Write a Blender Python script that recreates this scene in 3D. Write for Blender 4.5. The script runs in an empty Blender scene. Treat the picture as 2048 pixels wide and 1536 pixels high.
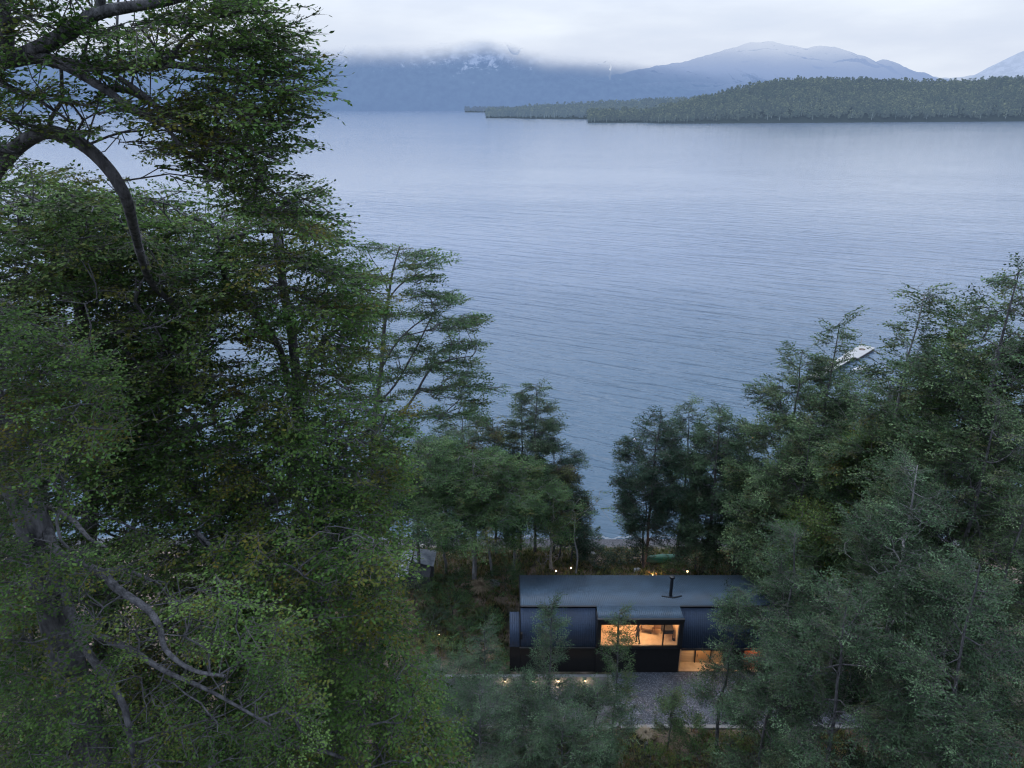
import bpy, math, random
import numpy as np
from mathutils import Vector, Matrix

C = bpy.context.scene
COL = C.collection
random.seed(7)
RAD = math.radians

# ------------------------------------------------------------------ camera
F = 1420.0                      # focal length in photo pixels (2048 wide)
PITCH = math.atan(559.0 / F)
CAMZ = 36.0
LAKE = -5.0
cp, sp = math.cos(PITCH), math.sin(PITCH)

def ray(px, py):
    a, b = (px - 1024.0), (768.0 - py)
    return np.array([a, F * cp + b * sp, -F * sp + b * cp])
def atY(px, py, Y):             # the point seen at a photo pixel, at world depth Y
    d = ray(px, py); t = Y / d[1]
    return np.array([d[0] * t, Y, CAMZ + d[2] * t])
def atZ(px, py, z):
    d = ray(px, py); t = (z - CAMZ) / d[2]
    return np.array([d[0] * t, d[1] * t, z])

cam = bpy.data.cameras.new('camera')
cam.sensor_width = 36.0
cam.lens = 36.0 * F / 2048.0
cam.clip_start = 0.3
cam.clip_end = 40000
camo = bpy.data.objects.new('camera', cam); COL.objects.link(camo)
camo.location = (0, 0, CAMZ)
camo.rotation_euler = (math.pi / 2 - PITCH, 0, 0)
C.camera = camo

# ------------------------------------------------------------------ helpers
def tag(o, label=None, cat=None, group=None, kind=None):
    if label: o['label'] = label
    if cat: o['category'] = cat
    if group: o['group'] = group
    if kind: o['kind'] = kind
    return o

def empty(name, loc, rz=0.0):
    o = bpy.data.objects.new(name, None); COL.objects.link(o)
    o.empty_display_size = 0.3
    o.location = tuple(float(v) for v in loc); o.rotation_euler = (0, 0, rz)
    return o

def np_mesh(name, verts, quads=None, tris=None, mats=(), midx=None, attrs=None, smooth=False):
    me = bpy.data.meshes.new(name)
    verts = np.asarray(verts, dtype=np.float32).reshape(-1, 3)
    q = np.zeros((0, 4), np.int32) if quads is None else np.asarray(quads, np.int32).reshape(-1, 4)
    t = np.zeros((0, 3), np.int32) if tris is None else np.asarray(tris, np.int32).reshape(-1, 3)
    nl = q.size + t.size; nf = len(q) + len(t)
    me.vertices.add(len(verts)); me.vertices.foreach_set('co', verts.ravel())
    me.loops.add(nl); me.loops.foreach_set('vertex_index', np.concatenate([q.ravel(), t.ravel()]).astype(np.int32))
    me.polygons.add(nf)
    st = np.concatenate([np.arange(len(q)) * 4, q.size + np.arange(len(t)) * 3]).astype(np.int32)
    me.polygons.foreach_set('loop_start', st)
    for m in mats: me.materials.append(m)
    if midx is not None: me.polygons.foreach_set('material_index', np.asarray(midx, np.int32))
    if smooth is not False:
        s = np.ones(nf, bool) if smooth is True else np.asarray(smooth, bool)
        me.polygons.foreach_set('use_smooth', s)
    if attrs:
        for an, av in attrs.items():
            a = me.attributes.new(an, 'FLOAT', 'FACE'); a.data.foreach_set('value', np.asarray(av, np.float32))
    me.update(calc_edges=True)
    me.validate()
    return me

def link(name, me, parent=None, loc=None):
    o = bpy.data.objects.new(name, me); COL.objects.link(o)
    if parent is not None: o.parent = parent
    if loc is not None: o.location = tuple(float(v) for v in loc)
    return o

class MB:
    """collects boxes, tubes and polygons into ONE mesh"""
    def __init__(s): s.v = []; s.f = []; s.mi = []
    def add(s, vs, fs, m=0):
        b = len(s.v); s.v += [tuple(float(c) for c in v) for v in vs]
        s.f += [tuple(b + i for i in f) for f in fs]; s.mi += [m] * len(fs)
    def box(s, x0, x1, y0, y1, z0, z1, m=0):
        s.add([(x0,y0,z0),(x1,y0,z0),(x1,y1,z0),(x0,y1,z0),(x0,y0,z1),(x1,y0,z1),(x1,y1,z1),(x0,y1,z1)],
              [(0,3,2,1),(4,5,6,7),(0,1,5,4),(1,2,6,5),(2,3,7,6),(3,0,4,7)], m)
    def obox(s, c, ax, hx, hy, z0, z1, m=0):      # box turned by ax about z
        ca, sa = math.cos(ax), math.sin(ax); p = []
        for z in (z0, z1):
            for (u, w) in ((-hx,-hy),(hx,-hy),(hx,hy),(-hx,hy)):
                p.append((c[0]+u*ca-w*sa, c[1]+u*sa+w*ca, z))
        s.add(p, [(0,3,2,1),(4,5,6,7),(0,1,5,4),(1,2,6,5),(2,3,7,6),(3,0,4,7)], m)
    def tube(s, pts, rad, n=8, m=0, cap=True):
        pts = [Vector([float(c) for c in p]) for p in pts]; rings = []
        vs = []; fs = []
        for i, p in enumerate(pts):
            d = (pts[min(i+1, len(pts)-1)] - pts[max(i-1, 0)]).normalized()
            ref = Vector((0.31, 0.55, 0.77)) if abs(d.dot(Vector((0.31,0.55,0.77)))) < .97 else Vector((1,0,0))
            u = d.cross(ref).normalized(); w = d.cross(u)
            r = rad[i] if isinstance(rad, (list, tuple)) else rad
            for k in range(n):
                a = 2*math.pi*k/n; vs.append(p + u*(math.cos(a)*r) + w*(math.sin(a)*r))
        for i in range(len(pts)-1):
            for k in range(n):
                fs.append((i*n+k, i*n+(k+1)%n, (i+1)*n+(k+1)%n, (i+1)*n+k))
        if cap: fs.append(tuple(range(n-1,-1,-1))); fs.append(tuple((len(pts)-1)*n+k for k in range(n)))
        s.add(vs, fs, m)
    def build(s, name, mats, parent=None, smooth=False, bevel=0, loc=None):
        me = bpy.data.meshes.new(name); 
        v = s.v if loc is None else [(a[0]-loc[0], a[1]-loc[1], a[2]-loc[2]) for a in s.v]
        me.from_pydata(v, [], s.f)
        if not isinstance(mats, (list, tuple)): mats = [mats]
        for m in mats: me.materials.append(m)
        for i, p in enumerate(me.polygons):
            p.material_index = s.mi[i]; p.use_smooth = bool(smooth)
        me.update()
        o = link(name, me, parent, loc)
        if bevel:
            b = o.modifiers.new('bevel', 'BEVEL'); b.width = bevel; b.segments = 2; b.limit_method = 'ANGLE'
        return o

def rebase(o, base):            # local coordinates under an Empty that stands at base
    o.location = (-base[0], -base[1], -base[2])

# ------------------------------------------------------------------ materials
def mat(name):
    m = bpy.data.materials.new(name); m.use_nodes = True
    nt = m.node_tree; nt.nodes.clear()
    out = nt.nodes.new('ShaderNodeOutputMaterial')
    return m, nt, out
def N(nt, t, **kw):
    n = nt.nodes.new(t)
    for k, v in kw.items():
        if k in n.inputs: n.inputs[k].default_value = v
        else: setattr(n, k, v)
    return n
def ramp(nt, src, stops):
    r = nt.nodes.new('ShaderNodeValToRGB'); e = r.color_ramp.elements
    while len(e) < len(stops): e.new(0.5)
    for i, (p, c) in enumerate(stops): e[i].position = p; e[i].color = (*c, 1)
    nt.links.new(src, r.inputs[0]); return r
def rgb(c): return (c[0], c[1], c[2], 1)
def math_(nt, op, a, b=None, clamp=False):
    n = nt.nodes.new('ShaderNodeMath'); n.operation = op; n.use_clamp = clamp
    for i, v in enumerate((a, b)):
        if v is None: continue
        if isinstance(v, (int, float)): n.inputs[i].default_value = v
        else: nt.links.new(v, n.inputs[i])
    return n.outputs[0]

def simple(name, c1, c2=None, scale=3.0, rough=0.7, metal=0.0, bump=0.0, bscale=None, spec=0.5, stretch=None):
    m, nt, out = mat(name); L = nt.links
    b = N(nt, 'ShaderNodeBsdfPrincipled'); b.inputs['Roughness'].default_value = rough
    b.inputs['Metallic'].default_value = metal; b.inputs['Specular IOR Level'].default_value = spec
    tc = N(nt, 'ShaderNodeTexCoord'); mp = N(nt, 'ShaderNodeMapping')
    L.new(tc.outputs['Object'], mp.inputs['Vector'])
    if stretch: mp.inputs['Scale'].default_value = stretch
    nz = N(nt, 'ShaderNodeTexNoise'); nz.inputs['Scale'].default_value = scale; nz.inputs['Detail'].default_value = 6
    L.new(mp.outputs[0], nz.inputs['Vector'])
    if c2 is None: c2 = tuple(x*0.7 for x in c1)
    r = ramp(nt, nz.outputs[0], [(0.3, c2), (0.7, c1)])
    L.new(r.outputs[0], b.inputs['Base Color'])
    if bump:
        n2 = N(nt, 'ShaderNodeTexNoise'); n2.inputs['Scale'].default_value = bscale or scale*4; n2.inputs['Detail'].default_value = 5
        L.new(mp.outputs[0], n2.inputs['Vector'])
        bp = N(nt, 'ShaderNodeBump'); bp.inputs['Strength'].default_value = bump; bp.inputs['Distance'].default_value = 0.05
        L.new(n2.outputs[0], bp.inputs['Height']); L.new(bp.outputs[0], b.inputs['Normal'])
    L.new(b.outputs[0], out.inputs[0]); return m

def g_(c, k): return (c[0]*k*1.02, c[1]*k*1.10, c[2]*k*.86)
def leaf_mat(name, dark, mid, light, warm, warm_amt=0.12, spec=.12):
    m, nt, out = mat(name); L = nt.links
    at = N(nt, 'ShaderNodeAttribute', attribute_name='tint')
    geo = N(nt, 'ShaderNodeNewGeometry')
    nz = N(nt, 'ShaderNodeTexNoise'); nz.inputs['Scale'].default_value = 0.55; nz.inputs['Detail'].default_value = 2
    L.new(geo.outputs['Position'], nz.inputs['Vector'])
    f = math_(nt, 'ADD', math_(nt, 'MULTIPLY', at.outputs['Fac'], 0.62), math_(nt, 'MULTIPLY', math_(nt,'SUBTRACT',nz.outputs[0],0.3), 0.75))
    r = ramp(nt, f, [(0.15, g_(dark, 1.0)), (0.5, g_(mid, 1.5)), (0.95, g_(light, 1.9))])
    n2 = N(nt, 'ShaderNodeTexNoise'); n2.inputs['Scale'].default_value = 0.9; n2.inputs['Detail'].default_value = 3
    L.new(geo.outputs['Position'], n2.inputs['Vector'])
    at2 = N(nt, 'ShaderNodeAttribute', attribute_name='tint2')
    w = math_(nt, 'MULTIPLY', math_(nt, 'ADD', math_(nt, 'SUBTRACT', n2.outputs[0], 0.62-warm_amt), math_(nt, 'MULTIPLY', math_(nt,'SUBTRACT',at2.outputs['Fac'],0.5), 0.45)), 3.0, True)
    mx = N(nt, 'ShaderNodeMix', data_type='RGBA'); L.new(w, mx.inputs[0]); L.new(r.outputs[0], mx.inputs[6]); mx.inputs[7].default_value = rgb(warm)
    b = N(nt, 'ShaderNodeBsdfPrincipled'); b.inputs['Roughness'].default_value = 0.5; b.inputs['Specular IOR Level'].default_value = spec
    L.new(mx.outputs[2], b.inputs['Base Color'])
    tr = N(nt, 'ShaderNodeBsdfTranslucent'); L.new(mx.outputs[2], tr.inputs[0])
    ms = N(nt, 'ShaderNodeMixShader'); ms.inputs[0].default_value = 0.3
    L.new(b.outputs[0], ms.inputs[1]); L.new(tr.outputs[0], ms.inputs[2]); L.new(ms.outputs[0], out.inputs[0])
    return m

def emis(name, col, s):
    m, nt, out = mat(name); e = N(nt, 'ShaderNodeEmission'); e.inputs[0].default_value = rgb(col); e.inputs[1].default_value = s
    nt.links.new(e.outputs[0], out.inputs[0]); return m

M = {}
M['leaf_near']  = leaf_mat('leaf_near', (.022,.050,.016), (.050,.098,.030), (.115,.170,.062), (.17,.14,.025), 0.10)
M['leaf_olive'] = leaf_mat('leaf_olive', (.020,.044,.016), (.046,.085,.030), (.11,.150,.060), (.15,.125,.030), 0.11)
M['leaf_mid']   = leaf_mat('leaf_mid', (.022,.048,.026), (.048,.092,.044), (.11,.160,.080), (.15,.13,.045), 0.06)
M['leaf_dark']  = leaf_mat('leaf_dark', (.012,.028,.024), (.026,.052,.042), (.060,.095,.078), (.09,.075,.035), 0.02)
M['leaf_grey']  = leaf_mat('leaf_grey', (.014,.034,.022), (.042,.078,.050), (.125,.185,.130), (.12,.12,.06), 0.03, .17)
M['leaf_shore'] = leaf_mat('leaf_shore', (.020,.040,.030), (.048,.080,.056), (.11,.150,.110), (.11,.10,.055), 0.06)
M['leaf_pale'] = leaf_mat('leaf_pale', (.016,.036,.022), (.056,.096,.056), (.150,.205,.125), (.16,.15,.06), 0.06, .17)
M['leaf_rust']  = leaf_mat('leaf_rust', (.024,.036,.020), (.055,.068,.036), (.12,.12,.06), (.15,.09,.04), 0.14)
M['bark']  = simple('bark', (.15,.15,.165), (.030,.032,.037), 11, .95, bump=1.0, bscale=26, stretch=(1,1,.35))
M['bark_pale'] = simple('bark_pale', (.26,.26,.27), (.10,.105,.115), 7, .9, bump=.6, bscale=25, stretch=(1,1,.3))
M['twig']  = simple('twig', (.11,.10,.10), (.04,.04,.045), 3, .9)
M['dead']  = simple('dead_wood', (.36,.35,.35), (.16,.16,.17), 6, .9)

# ------------------------------------------------------------------ terrain height
def sstep(a, b, x):
    t = np.clip((x - a) / (b - a), 0, 1); return t*t*(3-2*t)
def ground(x, y):
    x = np.asarray(x, float); y = np.asarray(y, float)
    up = np.where(y < 31.3, (31.3 - y) * 0.42, 0) 
    up = np.where(y < -20, 21.5 + (-20 - y)*0.25, up)
    down = -2.6*sstep(45.5, 57, y) - 2.9*sstep(53.5, 64, y)
    low = np.where(y > 64, -(y-64)*0.12, 0)
    und = 0.25*np.sin(x*.31+1.3)*np.sin(y*.27) + 0.15*np.sin(x*.9+y*.6)
    flat = sstep(-9, -4, x) * (1 - sstep(22, 27, x)) * sstep(30.2, 31.6, y) * (1 - sstep(44.5, 47, y))
    und = und * (1 - flat) * (1 - sstep(53, 57, y))
    side = 0.9*sstep(0, 25, -x-6)*sstep(30, 38, y)*(1-sstep(46, 56, y))
    return up + down + low + und + side
def G(x, y): return float(ground(x, y))

# ------------------------------------------------------------------ tree machinery
def spray_template(rs, L, npair, leaf, nleaf_main, aspect=0.5, angle=50, leaf_tilt=28, sub=0.5):
    """one flattened fern-like spray lying along +x: leaves (n,4,3) and twig segments"""
    segs = []; lv = []
    def twig(p0, d, length, r):
        n = 4; pts = [p0]; dd = d.copy()
        for i in range(n):
            dd = dd + rs.normal(0, .10, 3) * np.array([1,1,.7]); dd /= np.linalg.norm(dd)
            pts.append(pts[-1] + dd*length/n)
        pts = np.array(pts)
        for i in range(n): segs.append((pts[i], pts[i+1], r*(1-i/(n+.5)), r*(1-(i+1)/(n+.5))))
        return pts
    def leaves(pts, gap):
        seg = np.linalg.norm(np.diff(pts, axis=0), axis=1); tot = seg.sum(); k = max(2, int(tot/gap)); s = 1
        for j in range(k+1):
            t = (j+rs.uniform(-.3,.3))/k; t = min(max(t, 0.06), 1)*(len(pts)-1); i = min(int(t), len(pts)-2); fr = t-i
            p = pts[i]*(1-fr)+pts[i+1]*fr; d = pts[i+1]-pts[i]; d /= np.linalg.norm(d)
            s = -s; a = RAD(angle+rs.uniform(-22, 22))*s if j < k else 0
            side = np.cross([0,0,1], d); side /= np.linalg.norm(side)+1e-9
            ax = d*math.cos(a)+side*math.sin(a); ax[2] += rs.normal(-.08, .28); ax /= np.linalg.norm(ax)
            nrm = np.array([0,0,1.0])+rs.normal(0, math.tan(RAD(leaf_tilt)), 3); w = np.cross(nrm, ax); w /= np.linalg.norm(w)
            l = leaf*rs.uniform(.65, 1.25); ww = w*l*aspect*.5
            q = p+ax*l*.05
            lv.append([q, q+ax*l*.5+ww, q+ax*l, q+ax*l*.5-ww])
    main = twig(np.zeros(3), np.array([1.0,0,0.04]), L, L*.012)
    leaves(main, L/nleaf_main)
    for i in range(npair):
        t = (i+.6)/(npair+.4)
        for s in (-1, 1):
            tt = min(t+rs.uniform(-.06,.06), .97)*(len(main)-1); k = min(int(tt), len(main)-2); p = main[k]*(1-(tt-k))+main[k+1]*(tt-k)
            a = RAD(48+rs.uniform(-14, 14))*s
            ll = L*sub*(1-.55*abs(t-.3)/.7)*rs.uniform(.7, 1.15)
            tw = twig(p, np.array([math.cos(a), math.sin(a), rs.normal(0,.12)]), ll, L*.007)
            leaves(tw, L/nleaf_main)
    return np.array(lv), segs

def tubes_from_segs(segs):
    """thin 3-sided prisms -> verts, quads"""
    if not len(segs): return np.zeros((0,3)), np.zeros((0,4), int)
    a = np.array([s[0] for s in segs]); b = np.array([s[1] for s in segs]); ra = np.array([s[2] for s in segs]); rb = np.array([s[3] for s in segs])
    d = b-a; d /= np.linalg.norm(d, axis=1)[:,None]+1e-9
    u = np.cross(d, [0.31,.55,.77]); u /= np.linalg.norm(u, axis=1)[:,None]+1e-9; w = np.cross(d, u)
    V = []
    for base, r in ((a, ra), (b, rb)):
        for k in range(3):
            an = 2*math.pi*k/3; V.append(base+(u*math.cos(an)+w*math.sin(an))*r[:,None])
    V = np.stack(V, 1)                                   # n,6,3
    n = len(a); off = np.arange(n)[:,None]*6
    Q = np.concatenate([off+np.array([[k,(k+1)%3,3+(k+1)%3,3+k]]) for k in range(3)], 0)
    return V.reshape(-1,3), Q

class Sprays:
    def __init__(s, seed, nvar, **kw):
        rs = np.random.RandomState(seed); s.t = []
        for i in range(nvar):
            lv, sg = spray_template(rs, **kw); tv, tq = tubes_from_segs(sg); s.t.append((lv, tv, tq))
        s.L = kw['L']
SP = {
 'near':  Sprays(1, 7, L=.62, npair=5, leaf=.050, nleaf_main=13, aspect=.62),
 'low':   Sprays(2, 7, L=.80, npair=5, leaf=.075, nleaf_main=13, aspect=.6),
 'mid':   Sprays(3, 6, L=1.25, npair=4, leaf=.15, nleaf_main=11, aspect=.55, leaf_tilt=30),
 'fern':  Sprays(4, 6, L=1.15, npair=5, leaf=.115, nleaf_main=13, aspect=.42, angle=38, sub=.42),
 'far':   Sprays(5, 5, L=1.2, npair=3, leaf=.17, nleaf_main=8, aspect=.6, leaf_tilt=35),
 'bush':  Sprays(6, 5, L=.7, npair=3, leaf=.11, nleaf_main=9, aspect=.6, leaf_tilt=45),
}

def crown_mesh(name, P, az, pitch, scale, kind, leafmat, rs, twigmat=None, roll=0.25):
    """every spray of a crown, in one mesh (leaves + the thin twigs that carry them)"""
    tm = SP[kind].t; P = np.asarray(P, float); n = len(P)
    var = rs.randint(0, len(tm), n)
    ca, sa = np.cos(az), np.sin(az); cpi, spi = np.cos(pitch), np.sin(pitch)
    ro = rs.normal(0, roll, n); cr, sr = np.cos(ro), np.sin(ro)
    X = np.stack([ca*cpi, sa*cpi, spi], 1)
    Y0 = np.stack([-sa, ca, np.zeros(n)], 1); Z0 = np.cross(X, Y0)
    Yv = Y0*cr[:,None]+Z0*sr[:,None]; Zv = np.cross(X, Yv)
    R = np.stack([X, Yv, Zv], 2)*scale[:,None,None]      # columns
    VL = []; T1 = []; T2 = []; VT = []; QT = []; off = 0
    sprt = rs.uniform(0, 1, n); sprw = rs.uniform(0, 1, n)
    for k in range(len(tm)):
        idx = np.where(var == k)[0]
        if not len(idx): continue
        lv, tv, tq = tm[k]; m = len(lv)
        a = np.einsum('nij,mj->nmi', R[idx], lv.reshape(-1,3))+P[idx][:,None,:]
        VL.append(a.reshape(-1,3))
        T1.append((sprt[idx][:,None]*.7+rs.uniform(0,1,(len(idx),m))*.3).ravel())
        T2.append((sprw[idx][:,None]*.6+rs.uniform(0,1,(len(idx),m))*.4).ravel())
        b = np.einsum('nij,mj->nmi', R[idx], tv)+P[idx][:,None,:]
        VT.append(b.reshape(-1,3))
        q = tq[None]+(np.arange(len(idx))*len(tv))[:,None,None]+off; QT.append(q.reshape(-1,4)); off += len(idx)*len(tv)
    VL = np.concatenate(VL); nl = len(VL)//4
    VT = np.concatenate(VT); QT = np.concatenate(QT)+len(VL)
    Q = np.concatenate([np.arange(nl*4).reshape(-1,4), QT])
    t1 = np.concatenate(T1+[np.zeros(len(QT))]); t2 = np.concatenate(T2+[np.zeros(len(QT))])
    mi = np.concatenate([np.zeros(nl, int), np.ones(len(QT), int)])
    return np_mesh(name, np.concatenate([VL, VT]), quads=Q, mats=(leafmat, twigmat or M['twig']), midx=mi, attrs={'tint': t1, 'tint2': t2})

def skeleton(seeds, attr, rs, order=None, up=0.35, step=0.5, wob=0.08, pathw=0.25, tipr=0.012, power=2.3, minr=None):
    """seeds: list of (polyline Nx3, parent node index or -1, min radii); attractors join the nearest node"""
    pos = []; par = []; plen = []; fixed = []
    for (pl, p, rad) in seeds:
        for i, q in enumerate(pl):
            pi = p if i == 0 else len(pos)-1
            if i == 0 and p == -2:                       # join the nearest existing node
                A = np.array(pos); pi = int(np.argmin(((A-q)**2).sum(1)))
            plen.append(0.0 if pi < 0 else plen[pi]+float(np.linalg.norm(np.array(q)-pos[pi]))*.5)
            pos.append(np.array(q, float)); par.append(pi)
            fixed.append(rad[0]+(rad[1]-rad[0])*i/max(1, len(pl)-1))
    nmax = len(pos)+len(attr)*14
    A = np.zeros((nmax, 3)); A[:len(pos)] = pos; Lp = np.zeros(nmax); Lp[:len(pos)] = plen
    n = len(pos); tip = []
    if order is None:
        S = A[:n].copy(); dist = np.array([np.sqrt(((S-a)**2).sum(1)).min() for a in attr]) if len(attr) else []
        order = np.argsort(dist)
    for ai in order:
        a = attr[ai]; d = np.sqrt(((A[:n]-a)**2).sum(1)); dz = np.maximum(0, A[:n,2]-a[2]+0.15)
        j = int(np.argmin(d*1.0+Lp[:n]*pathw+dz*up*2))
        L = d[j]; k = max(1, min(12, int(math.ceil(L/step))))
        pd = A[j]-A[par[j]] if par[j] >= 0 else np.array([0,0,1.0]); pd = pd/(np.linalg.norm(pd)+1e-9)
        c = A[j]+pd*L*.35*.6+(a-A[j])*.25; cur = j
        for i in range(1, k+1):
            t = i/k; p = (1-t)**2*A[j]+2*t*(1-t)*c+t*t*a
            if i < k: p = p+rs.normal(0, wob*min(L, 2.0)*.5, 3)
            A[n] = p; Lp[n] = Lp[cur]+np.linalg.norm(p-A[cur]); par.append(cur); fixed.append(0); cur = n; n += 1
        tip.append(cur)
    A = A[:n]; par = np.array(par); r = np.zeros(n); acc = np.zeros(n)
    for i in range(n-1, -1, -1):
        base = tipr**power if acc[i] == 0 else acc[i]
        r[i] = max(base**(1/power), fixed[i])
        if par[i] >= 0: acc[par[i]] += (r[i]**power if fixed[i] == 0 or par[i] < 0 or fixed[par[i]] == 0 else base)
    # keep children thinner than parents
    for i in range(n):
        if par[i] >= 0: r[i] = min(r[i], r[par[i]]*1.0)
    return A, par, r

def limb_mesh(name, A, par, r, material, sides=7, cut=0.0):
    n = len(A); main = -np.ones(n, int); best = np.zeros(n)
    for i in range(n):
        p = par[i]
        if p >= 0 and r[i] > best[p]: best[p] = r[i]; main[p] = i
    d = np.zeros((n,3))
    for i in range(n):
        f = A[main[i]]-A[i] if main[i] >= 0 else 0; b = A[i]-A[par[i]] if par[i] >= 0 else 0
        d[i] = f+b
    d /= np.linalg.norm(d, axis=1)[:,None]+1e-9
    def ring(c, dr, rr):
        u = np.cross(dr, [0.31,.55,.77]); u /= np.linalg.norm(u, axis=1)[:,None]+1e-9; w = np.cross(dr, u)
        an = np.arange(sides)*2*math.pi/sides
        return c[:,None,:]+(u[:,None,:]*np.cos(an)[None,:,None]+w[:,None,:]*np.sin(an)[None,:,None])*rr[:,None,None]
    R0 = ring(A, d, r).reshape(-1,3)
    e = np.array([i for i in range(n) if par[i] >= 0 and r[i] >= cut])
    ismain = main[par[e]] == e
    em = e[ismain]; es = e[~ismain]
    k = np.arange(sides); k2 = (k+1) % sides
    q1 = np.stack([par[em][:,None]*sides+k, par[em][:,None]*sides+k2, em[:,None]*sides+k2, em[:,None]*sides+k], 2).reshape(-1,4)
    V = [R0]; Q = [q1]
    if len(es):
        dd = A[es]-A[par[es]]; dd /= np.linalg.norm(dd, axis=1)[:,None]+1e-9
        R1 = ring(A[par[es]], dd, r[es]*1.05).reshape(-1,3); o = len(R0)+np.arange(len(es))[:,None]*sides
        Q.append(np.stack([o+k, o+k2, es[:,None]*sides+k2, es[:,None]*sides+k], 2).reshape(-1,4)); V.append(R1)
    return np_mesh(name, np.concatenate(V), quads=np.concatenate(Q), mats=(material,), smooth=True)

def plant_tree(name, label, cat, base, seeds, attr, kind, leafm, barkm, seed, group=None, pitch=(0.0,.22), scale=(.8,1.25),
               center=None, azj=.6, per=1, rad=None, tipr=.012, up=.35, step=.5, cut=.004, sides=7, pathw=.25, power=2.3, extra=0, wob=.08, bare=None):
    rs = np.random.RandomState(seed); attr = np.asarray(attr, float)
    A, par, r = skeleton(seeds, attr if bare is None else np.concatenate([attr, bare]), rs, tipr=tipr, up=up, step=step, pathw=pathw, power=power, wob=wob)
    P = attr
    if extra:                                            # sprays along the outer twigs too
        cand = np.where((r < tipr*2.2) & (par >= 0))[0]
        if len(cand): P = np.concatenate([P, A[rs.choice(cand, min(len(cand), int(extra*len(attr))), replace=False)]])
    c = np.array(center if center is not None else base, float)
    P2 = np.repeat(P, per, 0)
    az = np.arctan2(P2[:,1]-c[1], P2[:,0]-c[0])+rs.normal(0, azj, len(P2))
    pt = rs.normal(pitch[0], pitch[1], len(P2)); sc = rs.uniform(scale[0], scale[1], len(P2))
    back = .22*SP[kind].L*sc
    P2 = P2-np.stack([np.cos(az), np.sin(az), np.zeros(len(az))], 1)*back[:,None]*.6
    b = np.array(base, float)
    root = empty(name, b); tag(root, label, cat, group)
    link('trunk', limb_mesh('trunk', A-b, par, r, barkm, sides=sides, cut=cut), root)
    link('crown', crown_mesh('crown', P2-b, az, pt, sc, kind, leafm, rs), root)
    return root

def trunk_line(base, top, rs, n=12, wob=.25):
    base = np.array(base, float); top = np.array(top, float); t = np.linspace(0, 1, n)[:,None]
    p = base*(1-t)+top*t; w = np.cumsum(rs.normal(0, wob/math.sqrt(n), (n,2)), 0); w -= w[-1]*t; p[:,:2] += w*1.0
    p[0] = base; return p

DENS = 3.9
def layered(base, top, rs, c0, Rmax, nb, dens, prof, rise=.12, flat=.12, inner=.3, squash=1.0, trunk=None):
    """attractors of a tree whose foliage lies in flat tiers on long boughs"""
    tl = trunk if trunk is not None else trunk_line(base, top, rs)
    H = tl[-1][2]-tl[0][2]; at = []
    for i in range(nb):
        u = (i+rs.uniform(0, 1))/nb; h = c0+(1-c0)*u
        k = h*(len(tl)-1); j = min(int(k), len(tl)-2); o = tl[j]*(1-(k-j))+tl[j+1]*(k-j)
        R = Rmax*prof(u)*rs.uniform(.65, 1.15); a = i*2.4+rs.normal(0, .35)
        m = max(7, int((dens*R*R*.5+dens*R*.6)*DENS))
        s = np.sqrt(rs.uniform(inner**2, 1, m)); lat = rs.normal(0, .30, m)
        aa = a+lat*(1.1-.4*s); zz = R*rise*s-.10*R*s*s+rs.normal(0, flat, m)
        at.append(np.stack([o[0]+np.cos(aa)*R*s, o[1]+np.sin(aa)*R*s*squash, o[2]+zz], 1))
    return tl, np.concatenate(at)

# ------------------------------------------------------------------ world and sun
W = bpy.data.worlds.new('World'); C.world = W; W.use_nodes = True
nt = W.node_tree; nt.nodes.clear(); L = nt.links
wo = nt.nodes.new('ShaderNodeOutputWorld')
sky = nt.nodes.new('ShaderNodeTexSky'); sky.sky_type = 'NISHITA'; sky.sun_disc = False
SUN_EL, SUN_ROT = RAD(60), RAD(-50)
sky.sun_elevation = SUN_EL; sky.sun_rotation = SUN_ROT
b1 = nt.nodes.new('ShaderNodeBackground'); b1.inputs[1].default_value = 0.07; L.new(sky.outputs[0], b1.inputs[0])
tc = nt.nodes.new('ShaderNodeTexCoord'); sx = nt.nodes.new('ShaderNodeSeparateXYZ'); L.new(tc.outputs['Generated'], sx.inputs[0])
mp = nt.nodes.new('ShaderNodeMapping'); mp.inputs['Scale'].default_value = (1.6, 1.6, 7.0); L.new(tc.outputs['Generated'], mp.inputs[0])
nz = nt.nodes.new('ShaderNodeTexNoise'); nz.inputs['Scale'].default_value = 2.2; nz.inputs['Detail'].default_value = 6; nz.inputs['Roughness'].default_value = .5
L.new(mp.outputs[0], nz.inputs['Vector'])
elev = ramp(nt, sx.outputs['Z'], [(0.0, (.68,.745,.89)), (0.10, (.80,.875,1.0)), (0.35, (.98,1.12,1.38)), (1.0, (1.25,1.45,1.78))])
var = ramp(nt, nz.outputs[0], [(0.30, (.86,.89,.94)), (0.50, (.98,.98,.99)), (0.70, (1.16,1.14,1.09))])
mul = nt.nodes.new('ShaderNodeMix'); mul.data_type = 'RGBA'; mul.blend_type = 'MULTIPLY'; mul.inputs[0].default_value = 1.0
L.new(elev.outputs[0], mul.inputs[6]); L.new(var.outputs[0], mul.inputs[7])
b2 = nt.nodes.new('ShaderNodeBackground'); b2.inputs[1].default_value = 1.0; L.new(mul.outputs[2], b2.inputs[0])
ms = nt.nodes.new('ShaderNodeMixShader'); ms.inputs[0].default_value = 0.95
L.new(b1.outputs[0], ms.inputs[1]); L.new(b2.outputs[0], ms.inputs[2]); L.new(ms.outputs[0], wo.inputs[0])
sd = bpy.data.lights.new('sun', 'SUN'); sd.energy = 1.1; sd.angle = RAD(35); sd.color = (1.0, .96, .92)
so = bpy.data.objects.new('sun', sd); COL.objects.link(so)
sdir = Vector((math.sin(SUN_ROT)*math.cos(SUN_EL), math.cos(SUN_ROT)*math.cos(SUN_EL), math.sin(SUN_EL)))
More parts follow.
